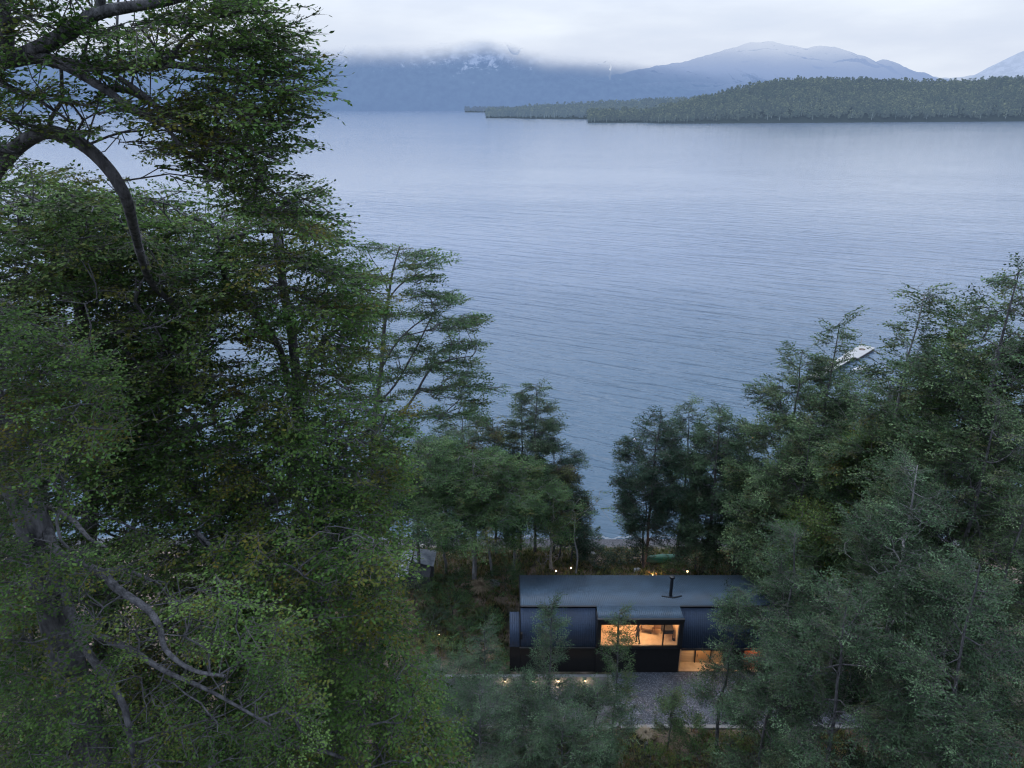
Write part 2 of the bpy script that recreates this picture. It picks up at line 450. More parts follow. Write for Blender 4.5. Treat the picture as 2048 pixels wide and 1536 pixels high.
so.rotation_euler = (-sdir).to_track_quat('-Z', 'Y').to_euler(); so.location = (0, 0, 80)
C.view_settings.view_transform = 'Standard'; C.view_settings.look = 'None'; C.view_settings.exposure = 0
C.cycles.use_denoising = True; C.cycles.filter_width = 1.2
C.cycles.adaptive_threshold = 0.03; C.cycles.max_bounces = 4; C.cycles.diffuse_bounces = 2; C.cycles.glossy_bounces = 3; C.cycles.transmission_bounces = 3
C.cycles.transparent_max_bounces = 64; C.cycles.sample_clamp_indirect = 4

def structure(name, me, label=None):
    o = link(name, me); o['kind'] = 'structure'
    return o

# ------------------------------------------------------------------ hillside
def ground_mat():
    m, nt, out = mat('forest_floor'); L = nt.links
    geo = N(nt, 'ShaderNodeNewGeometry'); sx = N(nt, 'ShaderNodeSeparateXYZ'); L.new(geo.outputs['Position'], sx.inputs[0])
    n1 = N(nt, 'ShaderNodeTexNoise'); n1.inputs['Scale'].default_value = .45; n1.inputs['Detail'].default_value = 8; L.new(geo.outputs['Position'], n1.inputs[0])
    n2 = N(nt, 'ShaderNodeTexNoise'); n2.inputs['Scale'].default_value = 14; n2.inputs['Detail'].default_value = 6; L.new(geo.outputs['Position'], n2.inputs[0])
    r1 = ramp(nt, n1.outputs[0], [(.36,(.035,.042,.024)), (.48,(.09,.08,.055)), (.60,(.26,.195,.16))])
    r2 = ramp(nt, n2.outputs[0], [(.3,(.5,.5,.5)), (.7,(1.4,1.4,1.4))])
    mx = N(nt, 'ShaderNodeMix', data_type='RGBA', blend_type='MULTIPLY'); mx.inputs[0].default_value = 1
    L.new(r1.outputs[0], mx.inputs[6]); L.new(r2.outputs[0], mx.inputs[7])
    n3 = N(nt, 'ShaderNodeTexVoronoi'); n3.inputs['Scale'].default_value = 9; L.new(geo.outputs['Position'], n3.inputs['Vector'])
    peb = ramp(nt, n3.outputs['Color'], [(.2,(.045,.048,.058)), (.8,(.105,.105,.12))])
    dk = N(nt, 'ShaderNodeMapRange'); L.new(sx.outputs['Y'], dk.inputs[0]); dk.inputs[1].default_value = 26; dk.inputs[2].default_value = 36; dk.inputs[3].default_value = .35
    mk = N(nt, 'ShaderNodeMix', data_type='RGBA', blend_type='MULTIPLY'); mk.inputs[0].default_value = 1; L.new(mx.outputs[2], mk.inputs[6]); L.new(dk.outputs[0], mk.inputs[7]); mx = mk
    f = math_(nt, 'ADD', math_(nt, 'MULTIPLY', math_(nt, 'SUBTRACT', sx.outputs['Y'], 57.0), .5), math_(nt, 'MULTIPLY', math_(nt,'SUBTRACT',n1.outputs[0],.5), 3), True)
    m2 = N(nt, 'ShaderNodeMix', data_type='RGBA'); L.new(f, m2.inputs[0]); L.new(mx.outputs[2], m2.inputs[6]); L.new(peb.outputs[0], m2.inputs[7])
    b = N(nt, 'ShaderNodeBsdfPrincipled'); b.inputs['Roughness'].default_value = .95; L.new(m2.outputs[2], b.inputs[0])
    bp = N(nt, 'ShaderNodeBump'); bp.inputs['Strength'].default_value = .8; bp.inputs['Distance'].default_value = .12; L.new(n2.outputs[0], bp.inputs['Height']); L.new(bp.outputs[0], b.inputs['Normal'])
    L.new(b.outputs[0], out.inputs[0]); return m
def axis(a, b, fa, fb, fine, coarse):
    v = [a]
    while v[-1] < b: v.append(v[-1]+(fine if fa <= v[-1] < fb else min(coarse, max(fine, (fa-v[-1]) if v[-1] < fa else coarse))))
    return np.array(v)
gx = axis(-300, 300, -20, 30, .4, 6); gy = axis(-200, 150, 30, 66, .4, 5)
XX, YY = np.meshgrid(gx, gy); ZZ = ground(XX, YY)+.05*np.sin(XX*2.3)*np.sin(YY*1.9)*((YY < 31) | (YY > 45))
pit = (XX > -7.1) & (XX < 6.55) & (YY > 33.5) & (YY < 37.4)
ZZ = np.where(pit, np.minimum(ZZ, 0)-1.0, ZZ)
def grid_mesh(name, X, Y, Z, m, smooth=True):
    r, c = X.shape; idx = np.arange(r*c).reshape(r, c)
    q = np.stack([idx[:-1,:-1], idx[:-1,1:], idx[1:,1:], idx[1:,:-1]], 2).reshape(-1,4)
    return np_mesh(name, np.stack([X,Y,Z],2).reshape(-1,3), quads=q, mats=(m,), smooth=smooth)
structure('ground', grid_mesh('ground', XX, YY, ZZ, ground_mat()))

# ------------------------------------------------------------------ lake
def water_mat():
    m, nt, out = mat('lake_water'); L = nt.links
    geo = N(nt, 'ShaderNodeNewGeometry')
    def noise(scale, rot, stretch, detail, rough=.55, dist=0.0):
        m0 = N(nt, 'ShaderNodeMapping'); m0.inputs['Rotation'].default_value = (0,0,rot); L.new(geo.outputs['Position'], m0.inputs[0])
        mp = N(nt, 'ShaderNodeMapping'); mp.inputs['Scale'].default_value = stretch
        L.new(m0.outputs[0], mp.inputs[0])
        n = N(nt, 'ShaderNodeTexNoise'); n.inputs['Scale'].default_value = scale; n.inputs['Detail'].default_value = detail
        n.inputs['Roughness'].default_value = rough; n.inputs['Distortion'].default_value = dist; L.new(mp.outputs[0], n.inputs[0]); return n.outputs[0]
    a = noise(.50, RAD(27), (.16,1,1), 2.0, .45, .3)      # wind waves, crests nearly across the view
    b_ = noise(1.7, RAD(20), (.25,1,1), 3, .6, .3)
    c = noise(.17, RAD(24), (.20,1,1), 2)
    h = math_(nt, 'ADD', math_(nt, 'MULTIPLY', a, 1.0), math_(nt, 'ADD', math_(nt, 'MULTIPLY', b_, .26), math_(nt, 'MULTIPLY', c, .9)))
    g = noise(.012, RAD(5), (.35,1,1), 4)                # broad gusts: calmer and rougher lanes
    gr = ramp(nt, g, [(.38,(.55,.55,.55)), (.62,(1.15,1.15,1.15))])
    bp = N(nt, 'ShaderNodeBump'); bp.inputs['Distance'].default_value = .9
    sy_ = N(nt, 'ShaderNodeSeparateXYZ'); L.new(geo.outputs['Position'], sy_.inputs[0])
    fd = N(nt, 'ShaderNodeMapRange', interpolation_type='SMOOTHSTEP'); L.new(sy_.outputs['Y'], fd.inputs[0]); fd.inputs[1].default_value = 70; fd.inputs[2].default_value = 420; fd.inputs[3].default_value = 1.0; fd.inputs[4].default_value = .12
    L.new(math_(nt, 'MULTIPLY', gr.outputs[0], fd.outputs[0]), bp.inputs['Strength']); L.new(h, bp.inputs['Height'])
    p = N(nt, 'ShaderNodeBsdfPrincipled'); p.inputs['Base Color'].default_value = (.125,.185,.262,1)
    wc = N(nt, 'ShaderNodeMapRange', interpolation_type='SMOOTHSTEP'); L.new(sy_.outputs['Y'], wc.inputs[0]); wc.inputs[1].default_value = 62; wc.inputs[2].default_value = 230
    cm = N(nt, 'ShaderNodeMix', data_type='RGBA'); L.new(wc.outputs[0], cm.inputs[0]); cm.inputs[6].default_value = (.055,.108,.165,1); cm.inputs[7].default_value = (.165,.218,.315,1); L.new(cm.outputs[2], p.inputs['Base Color'])  # distant water painted paler in place of sky sheen
    p.inputs['IOR'].default_value = 1.45; p.inputs['Roughness'].default_value = .14; L.new(bp.outputs[0], p.inputs['Normal'])
    L.new(p.outputs[0], out.inputs[0]); return m
wx = np.array([-9000, -2000, -400, -60, 60, 400, 2000, 9000.]); wy = np.array([40, 70, 150, 400, 1200, 3000, 6000, 12000.])
WX, WY = np.meshgrid(wx, wy)
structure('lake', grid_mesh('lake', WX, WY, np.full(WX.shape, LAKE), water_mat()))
# thin line of foam where the wavelets reach the shingle
fx = np.linspace(-60, 60, 600); fy = None
def shoreY(x):
    lo, hi = np.full_like(x, 55.), np.full_like(x, 66.)
    for _ in range(30):
        mid = (lo+hi)/2; up = ground(x, mid) > LAKE+.01; lo = np.where(up, mid, lo); hi = np.where(up, hi, mid)
    return lo
sy = shoreY(fx); rs = np.random.RandomState(3)
wv = .18*np.sin(fx*1.7)+.12*np.sin(fx*4.1+1)+.05*rs.normal(0,1,len(fx)); th = .22+.16*np.abs(np.sin(fx*.9))+.05*rs.rand(len(fx))
FX = np.stack([fx,fx]); FY = np.stack([sy+.12+wv, sy+.12+wv+th]); FZ = np.full(FX.shape, LAKE+.02)
structure('foam', grid_mesh('foam', FX, FY, FZ, simple('foam', (.24,.28,.32), (.10,.13,.17), 5, .8)))

# ------------------------------------------------------------------ mountains, with haze and cloud put into their shading
def mountain_mat(name, zlo, zhi, body, haze, hz, snow=True, warp=60, dens=1.0, tilt=0.0, zref=5700.0, snowx=None):
    m, nt, out = mat(name); L = nt.links
    geo = N(nt, 'ShaderNodeNewGeometry'); sx = N(nt, 'ShaderNodeSeparateXYZ'); L.new(geo.outputs['Position'], sx.inputs[0])
    mp = N(nt, 'ShaderNodeMapping'); mp.inputs['Scale'].default_value = (.0016,.0,.0045); L.new(geo.outputs['Position'], mp.inputs[0])
    nz = N(nt, 'ShaderNodeTexNoise'); nz.inputs['Scale'].default_value = 1.4; nz.inputs['Detail'].default_value = 6; L.new(mp.outputs[0], nz.inputs[0])
    lowr = math_(nt, 'MULTIPLY', math_(nt, 'MAXIMUM', sx.outputs['X'], -200.0), tilt)
    zn = math_(nt, 'MULTIPLY', sx.outputs['Z'], math_(nt, 'DIVIDE', zref, sx.outputs['Y']))
    zz = math_(nt, 'ADD', math_(nt, 'ADD', zn, lowr), math_(nt, 'MULTIPLY', math_(nt, 'SUBTRACT', nz.outputs[0], .5), warp*4))
    gs = None
    if snowx is not None:
        dx = math_(nt, 'DIVIDE', math_(nt, 'SUBTRACT', sx.outputs['X'], snowx), 260.0); gs = math_(nt, 'POWER', 2.7, math_(nt, 'MULTIPLY', math_(nt, 'MULTIPLY', dx, dx), -1.0))
        zz = math_(nt, 'SUBTRACT', zz, math_(nt, 'MULTIPLY', gs, 52.0))
    mr = N(nt, 'ShaderNodeMapRange', interpolation_type='SMOOTHSTEP'); L.new(zz, mr.inputs[0]); mr.inputs[1].default_value = zlo; mr.inputs[2].default_value = zhi
    mr.inputs[4].default_value = dens
    n2 = N(nt, 'ShaderNodeTexNoise'); n2.inputs['Scale'].default_value = .022; n2.inputs['Detail'].default_value = 9; n2.inputs['Roughness'].default_value = .65; L.new(geo.outputs['Position'], n2.inputs[0])
    r = ramp(nt, n2.outputs[0], [(.35, tuple(c*.6 for c in body)), (.65, tuple(c*1.5 for c in body))])
    col = r.outputs[0]
    if snow:
        n3 = N(nt, 'ShaderNodeTexNoise'); n3.inputs['Scale'].default_value = .011; n3.inputs['Detail'].default_value = 10; n3.inputs['Roughness'].default_value = .72; L.new(geo.outputs['Position'], n3.inputs[0])
        up = N(nt, 'ShaderNodeMapRange'); L.new(sx.outputs['Z'], up.inputs[0]); up.inputs[1].default_value = 150; up.inputs[2].default_value = 430; up.inputs[3].default_value = -.14; up.inputs[4].default_value = .14
        sa = math_(nt, 'ADD', n3.outputs[0], up.outputs[0])
        if gs is not None: sa = math_(nt, 'ADD', sa, math_(nt, 'MULTIPLY', gs, .07))
        sn = math_(nt, 'MULTIPLY', math_(nt, 'SUBTRACT', sa, .575), 9, True)
        mx = N(nt, 'ShaderNodeMix', data_type='RGBA'); L.new(sn, mx.inputs[0]); L.new(col, mx.inputs[6]); mx.inputs[7].default_value = (.8,.83,.88,1); col = mx.outputs[2]
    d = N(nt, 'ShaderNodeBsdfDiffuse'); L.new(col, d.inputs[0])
    e = N(nt, 'ShaderNodeEmission'); e.inputs[0].default_value = rgb(haze); e.inputs[1].default_value = 1.0  # distance haze painted on as a blue glow of the slope itself
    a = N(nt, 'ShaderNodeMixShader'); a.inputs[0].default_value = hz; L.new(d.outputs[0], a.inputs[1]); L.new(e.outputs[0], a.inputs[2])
    t = N(nt, 'ShaderNodeBsdfTransparent'); s = N(nt, 'ShaderNodeMixShader'); L.new(mr.outputs[0], s.inputs[0]); L.new(a.outputs[0], s.inputs[1]); L.new(t.outputs[0], s.inputs[2])  # upper slopes turn transparent in place of a cloud bank
    L.new(s.outputs[0], out.inputs[0]); return m

def vnoise(x, y, seed=0):
    """smooth value noise on arrays"""
    xi = np.floor(x).astype(int); yi = np.floor(y).astype(int); fx = x-xi; fy = y-yi; fx = fx*fx*(3-2*fx); fy = fy*fy*(3-2*fy)
    def h(a, b):
        v = np.sin(a*127.1+b*311.7+seed*74.7)*43758.5453; return v-np.floor(v)
    return (h(xi,yi)*(1-fx)+h(xi+1,yi)*fx)*(1-fy)+(h(xi,yi+1)*(1-fx)+h(xi+1,yi+1)*fx)*fy
def fbm(x, y, o=5, seed=0, ridge=False):
    s = 0; a = 1; t = 0
    for i in range(o):
        v = vnoise(x, y, seed+i)
        if ridge: v = 1-abs(v*2-1)
        s = s+a*v; t += a; a *= .5; x = x*2.03; y = y*2.03
    return s/t
def skyline_range(name, sky, Yfront, Yridge, depth, m, amp=.25, nx=420, ny=70, seed=0, nsx=400.):
    px = np.array([s[0] for s in sky], float); pts = [atY(s[0], s[1], Yridge) for s in sky]
    xr = np.array([p[0] for p in pts]); zr = np.array([p[2] for p in pts])
    x = np.linspace(xr[0], xr[-1], nx); z = np.interp(x, xr, zr)
    Y = np.concatenate([np.linspace(Yfront, Yridge, ny), np.linspace(Yridge+depth/20, Yridge+depth, 14)])
    X2, Y2 = np.meshgrid(x, Y); Z2 = np.interp(X2.ravel(), x, z).reshape(X2.shape)
    t = np.clip((Y2-Yfront)/(Yridge-Yfront), 0, 1); back = np.clip((Y2-Yridge)/depth, 0, 1)
    prof = (t**.8)*(1-back**1.3)
    rn = fbm(X2/nsx, Y2/nsx, 6, seed, True)-.6
    bulge = 1+amp*rn*np.sin(np.pi*np.clip(t, 0, 1))*2.2
    fall = (1-.0*t)
    Zf = LAKE-3+(Z2-LAKE+3)*prof*bulge*fall+ (fbm(X2/90., Y2/90., 4, seed+9)-.5)*26*np.minimum(1, t*6)*(1-back)
    edge = np.minimum(1, np.minimum((X2-x[0])/300., (x[-1]-X2)/300.)); edge = np.clip(edge, 0, 1)
    return structure(name, grid_mesh(name, X2, Y2, Zf*1.0, m))
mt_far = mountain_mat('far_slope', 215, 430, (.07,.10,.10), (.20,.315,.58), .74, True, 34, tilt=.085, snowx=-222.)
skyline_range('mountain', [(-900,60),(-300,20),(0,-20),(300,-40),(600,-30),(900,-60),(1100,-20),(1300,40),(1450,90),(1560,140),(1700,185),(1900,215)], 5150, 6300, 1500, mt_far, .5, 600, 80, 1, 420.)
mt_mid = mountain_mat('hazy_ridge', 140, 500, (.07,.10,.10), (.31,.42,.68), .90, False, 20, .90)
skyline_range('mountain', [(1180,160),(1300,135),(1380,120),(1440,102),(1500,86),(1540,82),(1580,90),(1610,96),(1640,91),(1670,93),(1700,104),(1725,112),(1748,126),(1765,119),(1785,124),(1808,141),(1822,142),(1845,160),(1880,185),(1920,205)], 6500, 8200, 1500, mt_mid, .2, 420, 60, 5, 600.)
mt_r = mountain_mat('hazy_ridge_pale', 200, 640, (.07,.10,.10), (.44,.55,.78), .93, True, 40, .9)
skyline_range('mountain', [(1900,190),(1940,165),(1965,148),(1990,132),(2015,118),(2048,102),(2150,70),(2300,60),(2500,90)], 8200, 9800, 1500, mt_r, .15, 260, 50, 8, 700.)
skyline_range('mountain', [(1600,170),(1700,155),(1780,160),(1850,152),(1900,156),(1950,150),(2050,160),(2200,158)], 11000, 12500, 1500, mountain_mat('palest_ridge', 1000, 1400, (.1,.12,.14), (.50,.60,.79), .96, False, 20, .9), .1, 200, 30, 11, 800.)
# thin waterfall on the dark slope
mb = MB(); 
def mtz(px, py, Y=5480): return atY(px, py, Y)
wf = [(1221,128),(1222,134),(1220,139),(1222,146),(1219,152),(1220,160)]
pts = [mtz(*p) for p in wf]; vs = []
for i, p in enumerate(pts):
    w = [3,5,7,4,8,5][i]; vs += [(p[0]-w, p[1], p[2]), (p[0]+w, p[1]-2, p[2])]
mb.add(vs, [(2*i, 2*i+1, 2*i+3, 2*i+2) for i in range(len(pts)-1)])
o = mb.build('waterfall', emis('falling_water', (.62,.70,.85), .9)); tag(o, 'thin white waterfall on the dark mountain slope across the lake', 'waterfall')  # glowing material stands in for daylight on the white water

# ------------------------------------------------------------------ wooded peninsula
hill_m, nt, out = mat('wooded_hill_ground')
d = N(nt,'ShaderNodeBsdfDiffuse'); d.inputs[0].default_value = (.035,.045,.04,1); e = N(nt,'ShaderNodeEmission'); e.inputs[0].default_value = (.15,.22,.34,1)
s = N(nt,'ShaderNodeMixShader'); s.inputs[0].default_value = .3; nt.links.new(d.outputs[0], s.inputs[1]); nt.links.new(e.outputs[0], s.inputs[2]); nt.links.new(s.outputs[0], out.inputs[0])  # bluish glow mixed into the ground colour as painted haze
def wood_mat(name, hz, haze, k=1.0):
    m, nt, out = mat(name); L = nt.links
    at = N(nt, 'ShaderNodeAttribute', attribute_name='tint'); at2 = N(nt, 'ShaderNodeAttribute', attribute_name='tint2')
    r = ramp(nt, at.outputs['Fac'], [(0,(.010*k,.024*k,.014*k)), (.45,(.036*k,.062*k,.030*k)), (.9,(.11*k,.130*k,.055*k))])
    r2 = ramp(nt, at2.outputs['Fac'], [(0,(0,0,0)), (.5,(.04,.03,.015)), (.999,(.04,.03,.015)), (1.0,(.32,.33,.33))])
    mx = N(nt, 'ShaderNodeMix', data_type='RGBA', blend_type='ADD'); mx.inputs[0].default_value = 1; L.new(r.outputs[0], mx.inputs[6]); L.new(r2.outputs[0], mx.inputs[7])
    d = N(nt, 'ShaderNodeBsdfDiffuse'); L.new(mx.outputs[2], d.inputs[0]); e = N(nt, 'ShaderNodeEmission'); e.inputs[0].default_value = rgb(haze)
    s = N(nt, 'ShaderNodeMixShader'); s.inputs[0].default_value = hz; L.new(d.outputs[0], s.inputs[1]); L.new(e.outputs[0], s.inputs[2]); L.new(s.outputs[0], out.inputs[0]); return m  # haze put into the forest colour as an even glow
def wooded_hill(name, shore, sky, Yr, ntree, hz, haze, seed, hmin=10, hmax=25, k=1.0):
    rs = np.random.RandomState(seed)
    S = np.array([atZ(p[0], p[1], LAKE) for p in shore]); R = np.array([atY(p[0], p[1], Yr) for p in sky])
    ang = lambda P: P[:,0]/P[:,1]
    sa = ang(S); ra = ang(R); a = np.linspace(min(sa.min(), ra.min()), max(sa.max(), ra.max()), 260)
    sY = np.interp(a, sa, S[:,1]); rz = np.maximum(np.interp(a, ra, R[:,2])-14, LAKE+7)
    taper = np.clip((a-sa.min())/(.02), 0, 1)**.6
    t = np.linspace(0, 1, 40)
    A2, T2 = np.meshgrid(a, t)
    Yd = sY[None,:]+(Yr-sY[None,:])*T2
    Z = LAKE-2+(np.maximum(rz, LAKE+1)[None,:]-LAKE+2)*(T2**.75)*(1+.35*(fbm(A2*40, T2*4, 4, seed)-.5)*np.sin(np.pi*T2))
    Xd = A2*Yd
    xs = np.concatenate([Xd, Xd[-1:]*1.25]); ys = np.concatenate([Yd, Yd[-1:]*1.25]); zs = np.concatenate([Z, np.full((1, len(a)), LAKE-4)])
    structure(name, grid_mesh(name, xs, ys, zs, hill_m))
    # the wood: ragged crowns of many small faces
    u = .03+.97*rs.uniform(0, 1, ntree)**.85; v = rs.uniform(0, 1, ntree)
    ai = a[0]+(a[-1]-a[0])*v
    def bil(grid, aa, tt):
        x = (aa-a[0])/(a[-1]-a[0])*(len(a)-1); y = tt*(len(t)-1); x0 = np.clip(x.astype(int), 0, len(a)-2); y0 = np.clip(y.astype(int), 0, len(t)-2); fx = x-x0; fy = y-y0
        return (grid[y0,x0]*(1-fx)+grid[y0,x0+1]*fx)*(1-fy)+(grid[y0+1,x0]*(1-fx)+grid[y0+1,x0+1]*fx)*fy
    bx, by, bz = bil(Xd, ai, u), bil(Yd, ai, u), bil(Z, ai, u)
    keep = bz > LAKE+.6; bx, by, bz = bx[keep], by[keep], bz[keep]; n = len(bx)
    hh = rs.uniform(hmin, hmax, n)*(.75+.5*vnoise(bx/60, by/60, 3)); ww = hh*rs.uniform(.22, .36, n)
    K = 26; uu = rs.uniform(0, 1, (n,K)); th = rs.uniform(0, 2*np.pi, (n,K)); pr = np.sin(np.pi*np.clip(uu*.9+.08, 0, 1))**.7*rs.uniform(.3, 1, (n,K))
    cx = bx[:,None]+np.cos(th)*pr*ww[:,None]; cy = by[:,None]+np.sin(th)*pr*ww[:,None]; cz = bz[:,None]+hh[:,None]*(.18+.82*uu)
    cc = np.stack([cx,cy,cz],2).reshape(-1,3); sz = (np.repeat(ww, K)*rs.uniform(.28,.6,n*K))
    d1 = rs.normal(0,1,(n*K,3)); d1[:,2] *= .5; d1 /= np.linalg.norm(d1,axis=1)[:,None]; d2 = np.cross(d1, rs.normal(0,1,(n*K,3))); d2 /= np.linalg.norm(d2,axis=1)[:,None]
    V = np.stack([cc-d1*sz[:,None], cc-d2*sz[:,None]*.7, cc+d1*sz[:,None], cc+d2*sz[:,None]*.7], 1).reshape(-1,3)
    t1 = np.clip(np.repeat(rs.uniform(0,1,n)*.55+(vnoise(bx/90, by/90, 7)-.5)*.5, K)+uu.ravel()*.3+rs.uniform(0,.2,n*K), 0, 1); t2 = np.repeat(rs.uniform(0,.95,n), K)
    # pale bare stems standing out of the wood
    q = rs.choice(n, int(n*.16)); ps = np.stack([bx[q], by[q]-ww[q]*.8, bz[q]], 1); hs = hh[q]*rs.uniform(.5,.95,len(q)); w_ = .5
    PV = np.stack([ps+[-w_,0,0], ps+[w_,0,0], ps+np.stack([np.full(len(q),w_*.4),np.zeros(len(q)),hs],1), ps+np.stack([np.full(len(q),-w_*.4),np.zeros(len(q)),hs],1)],1).reshape(-1,3)
    V = np.concatenate([V, PV]); t1 = np.concatenate([t1, np.full(len(q), .5)]); t2 = np.concatenate([t2, np.full(len(q), 1.0)])
    me = np_mesh('wood', V, quads=np.arange(len(V)).reshape(-1,4), mats=(wood_mat('wood_'+name, hz, haze, k),), attrs={'tint': t1, 'tint2': t2})
    return link('forest', me)
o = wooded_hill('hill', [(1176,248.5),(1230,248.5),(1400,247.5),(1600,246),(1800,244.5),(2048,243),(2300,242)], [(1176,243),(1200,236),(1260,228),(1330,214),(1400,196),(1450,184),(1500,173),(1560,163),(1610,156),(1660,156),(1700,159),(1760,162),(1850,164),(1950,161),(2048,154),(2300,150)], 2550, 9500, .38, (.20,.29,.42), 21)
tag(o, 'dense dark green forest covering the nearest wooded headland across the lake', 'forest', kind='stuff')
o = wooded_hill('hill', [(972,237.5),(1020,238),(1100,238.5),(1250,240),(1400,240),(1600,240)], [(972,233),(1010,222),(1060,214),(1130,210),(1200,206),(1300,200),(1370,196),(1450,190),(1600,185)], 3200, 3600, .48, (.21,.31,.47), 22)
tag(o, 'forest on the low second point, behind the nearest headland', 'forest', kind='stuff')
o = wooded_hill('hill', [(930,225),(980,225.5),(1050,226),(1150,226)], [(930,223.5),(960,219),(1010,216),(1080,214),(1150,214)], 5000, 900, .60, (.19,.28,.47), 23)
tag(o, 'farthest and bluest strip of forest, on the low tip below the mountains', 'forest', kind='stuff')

# ------------------------------------------------------------------ the house
def corr_mat(name, c, rough, c2=None):
    m, nt, out = mat(name); L = nt.links
    tc = N(nt,'ShaderNodeTexCoord'); n1 = N(nt,'ShaderNodeTexNoise'); n1.inputs['Scale'].default_value = .9; n1.inputs['Detail'].default_value = 7; L.new(tc.outputs['Object'], n1.inputs[0])
    mp = N(nt,'ShaderNodeMapping'); mp.inputs['Scale'].default_value = (1.2,14,14); L.new(tc.outputs['Object'], mp.inputs[0])
    n2 = N(nt,'ShaderNodeTexNoise'); n2.inputs['Scale'].default_value = 1.2; n2.inputs['Detail'].default_value = 5; L.new(mp.outputs[0], n2.inputs[0])
    f = math_(nt,'ADD', math_(nt,'MULTIPLY',n1.outputs[0],.6), math_(nt,'MULTIPLY',n2.outputs[0],.4))
    r = ramp(nt, f, [(.35, tuple(v*.7 for v in c)), (.65, tuple(v*1.25 for v in c))])
    b = N(nt,'ShaderNodeBsdfPrincipled'); L.new(r.outputs[0], b.inputs[0]); b.inputs['Metallic'].default_value = .1
    rr = ramp(nt, n1.outputs[0], [(.3,(rough-.08,)*3), (.7,(rough+.1,)*3)]); L.new(rr.outputs[0], b.inputs['Roughness'])
    L.new(b.outputs[0], out.inputs[0]); return m
m_roof = corr_mat('dark_corrugated_steel', (.038,.070,.110), .5)
m_steep = corr_mat('dark_corrugated_steel_slope', (.030,.052,.098), .68)  # same steel, darker copy: the steep side's shade put into its colour
m_black = simple('black_cladding', (.0085,.009,.012), (.005,.006,.008), 4, .75)
m_trim = simple('black_trim', (.014,.017,.022), (.009,.010,.014), 6, .45)
m_wood = simple('lit_plywood', (.74,.50,.29), (.56,.36,.20), 2.2, .6, stretch=(.5,1,7))
m_wood2 = simple('plank_wall', (.55,.31,.15), (.30,.15,.07), 2.5, .7, stretch=(.4,1,9))
m_floor = simple('wood_floor', (.60,.42,.26), (.46,.31,.18), 3, .5)
m_conc = simple('concrete', (.27,.28,.29), (.17,.18,.19), 2.5, .9, bump=.25, bscale=40)
m_conc2 = simple('paving', (.12,.125,.14), (.08,.085,.095), 1.3, .9, bump=.3, bscale=22)
m_glass, nt, out = mat('window_glass')
gl = N(nt,'ShaderNodeBsdfGlossy'); gl.inputs['Roughness'].default_value = .02; tr = N(nt,'ShaderNodeBsdfTransparent'); fr = N(nt,'ShaderNodeFresnel'); fr.inputs[0].default_value = 1.5
s = N(nt,'ShaderNodeMixShader'); s.inputs[0].default_value = .07; nt.links.new(tr.outputs[0], s.inputs[1]); nt.links.new(gl.outputs[0], s.inputs[2]); nt.links.new(s.outputs[0], out.inputs[0])

HX0, HX1, FY_, BX0, BX1 = .58, 19.4, 37.85, 5.68, 11.28
RY, RZ, BY, BZ = 38.95, 4.62, 44.3, 3.15
house = empty('house', (10, 41, 0)); tag(house, 'long black corrugated metal house with a lit upper window beside the gravel yard', 'house')
HB = (10, 41, 0)
def hpart(mb, name, m, parent=house, **kw):
    o = mb.build(name, m, parent, **kw)
    o.location = (-HB[0], -HB[1], -HB[2]) if parent is house else (0,0,0)
    return o
def corrugated(x0, x1, ya, za, yb, zb, pitch_=.13, amp=.011, m=m_roof, thick=.05):
    """corrugated sheet whose ribs run from line a to line b"""
    n = int((x1-x0)/pitch_*6); xs = np.linspace(x0, x1, n); h = amp*np.sin((xs-x0)*2*np.pi/pitch_)
    d = np.array([yb-ya, zb-za]); d /= np.linalg.norm(d); nn = np.array([-d[1], d[0]]); 
    if nn[1] < 0: nn = -nn
    V = []
    for (y, z) in ((ya, za), (yb, zb)):
        V.append(np.stack([xs, y+nn[0]*h, z+nn[1]*h], 1))
    V.append(np.stack([xs, np.full(n, yb)-nn[0]*thick, np.full(n, zb)-nn[1]*thick], 1)); V.append(np.stack([xs, np.full(n, ya)-nn[0]*thick, np.full(n, za)-nn[1]*thick], 1))
    V = np.concatenate(V); i = np.arange(n-1); q = []
    for a, b in ((0,1),(1,2),(2,3),(3,0)): q.append(np.stack([a*n+i, a*n+i+1, b*n+i+1, b*n+i], 1))
    return V, np.concatenate(q)
def cpart(name, parts, m, smooth=True):
    V = []; Q = []; o = 0
    for v, q in parts: V.append(v); Q.append(q+o); o += len(v)
    ob = link(name, np_mesh(name, np.concatenate(V), quads=np.concatenate(Q), mats=(m,), smooth=False), house); ob.location = (-HB[0], -HB[1], -HB[2]); return ob
roof = cpart('roof', [corrugated(HX0, HX1, RY+.002, RZ, BY, BZ)], m_roof)
dorm_roof = cpart('dormer_roof', [corrugated(BX0+.0, BX1+.0, 37.78, 4.575, RY-.004, RZ-.004)], m_roof)
slope_l = cpart('steep_roof', [corrugated(HX0, BX0-.06, FY_-.06, 2.22, RY-.06, RZ-.12)], m_steep)
slope_r = cpart('steep_roof', [corrugated(BX1+.06, HX1, FY_-.06, 2.10, RY-.06, RZ-.12)], m_steep)
annex = cpart('annex_roof', [corrugated(-.16, HX0-.08, FY_-.02, 2.16, RY+.3, 3.9)], m_steep)
mb = MB()                                                # ridge flashing, eave gutters and verge trims
for (a, b) in ((HX0-.02, BX0-.02), (BX1+.02, HX1)):
    mb.box(a, b, RY-.10, RY+.03, RZ-.02, RZ+.035)
mb.box(HX0-.08, BX0-.1, FY_-.16, FY_-.062, 2.10, 2.20); mb.box(BX1+.06, HX1, FY_-.16, FY_-.062, 1.98, 2.08)
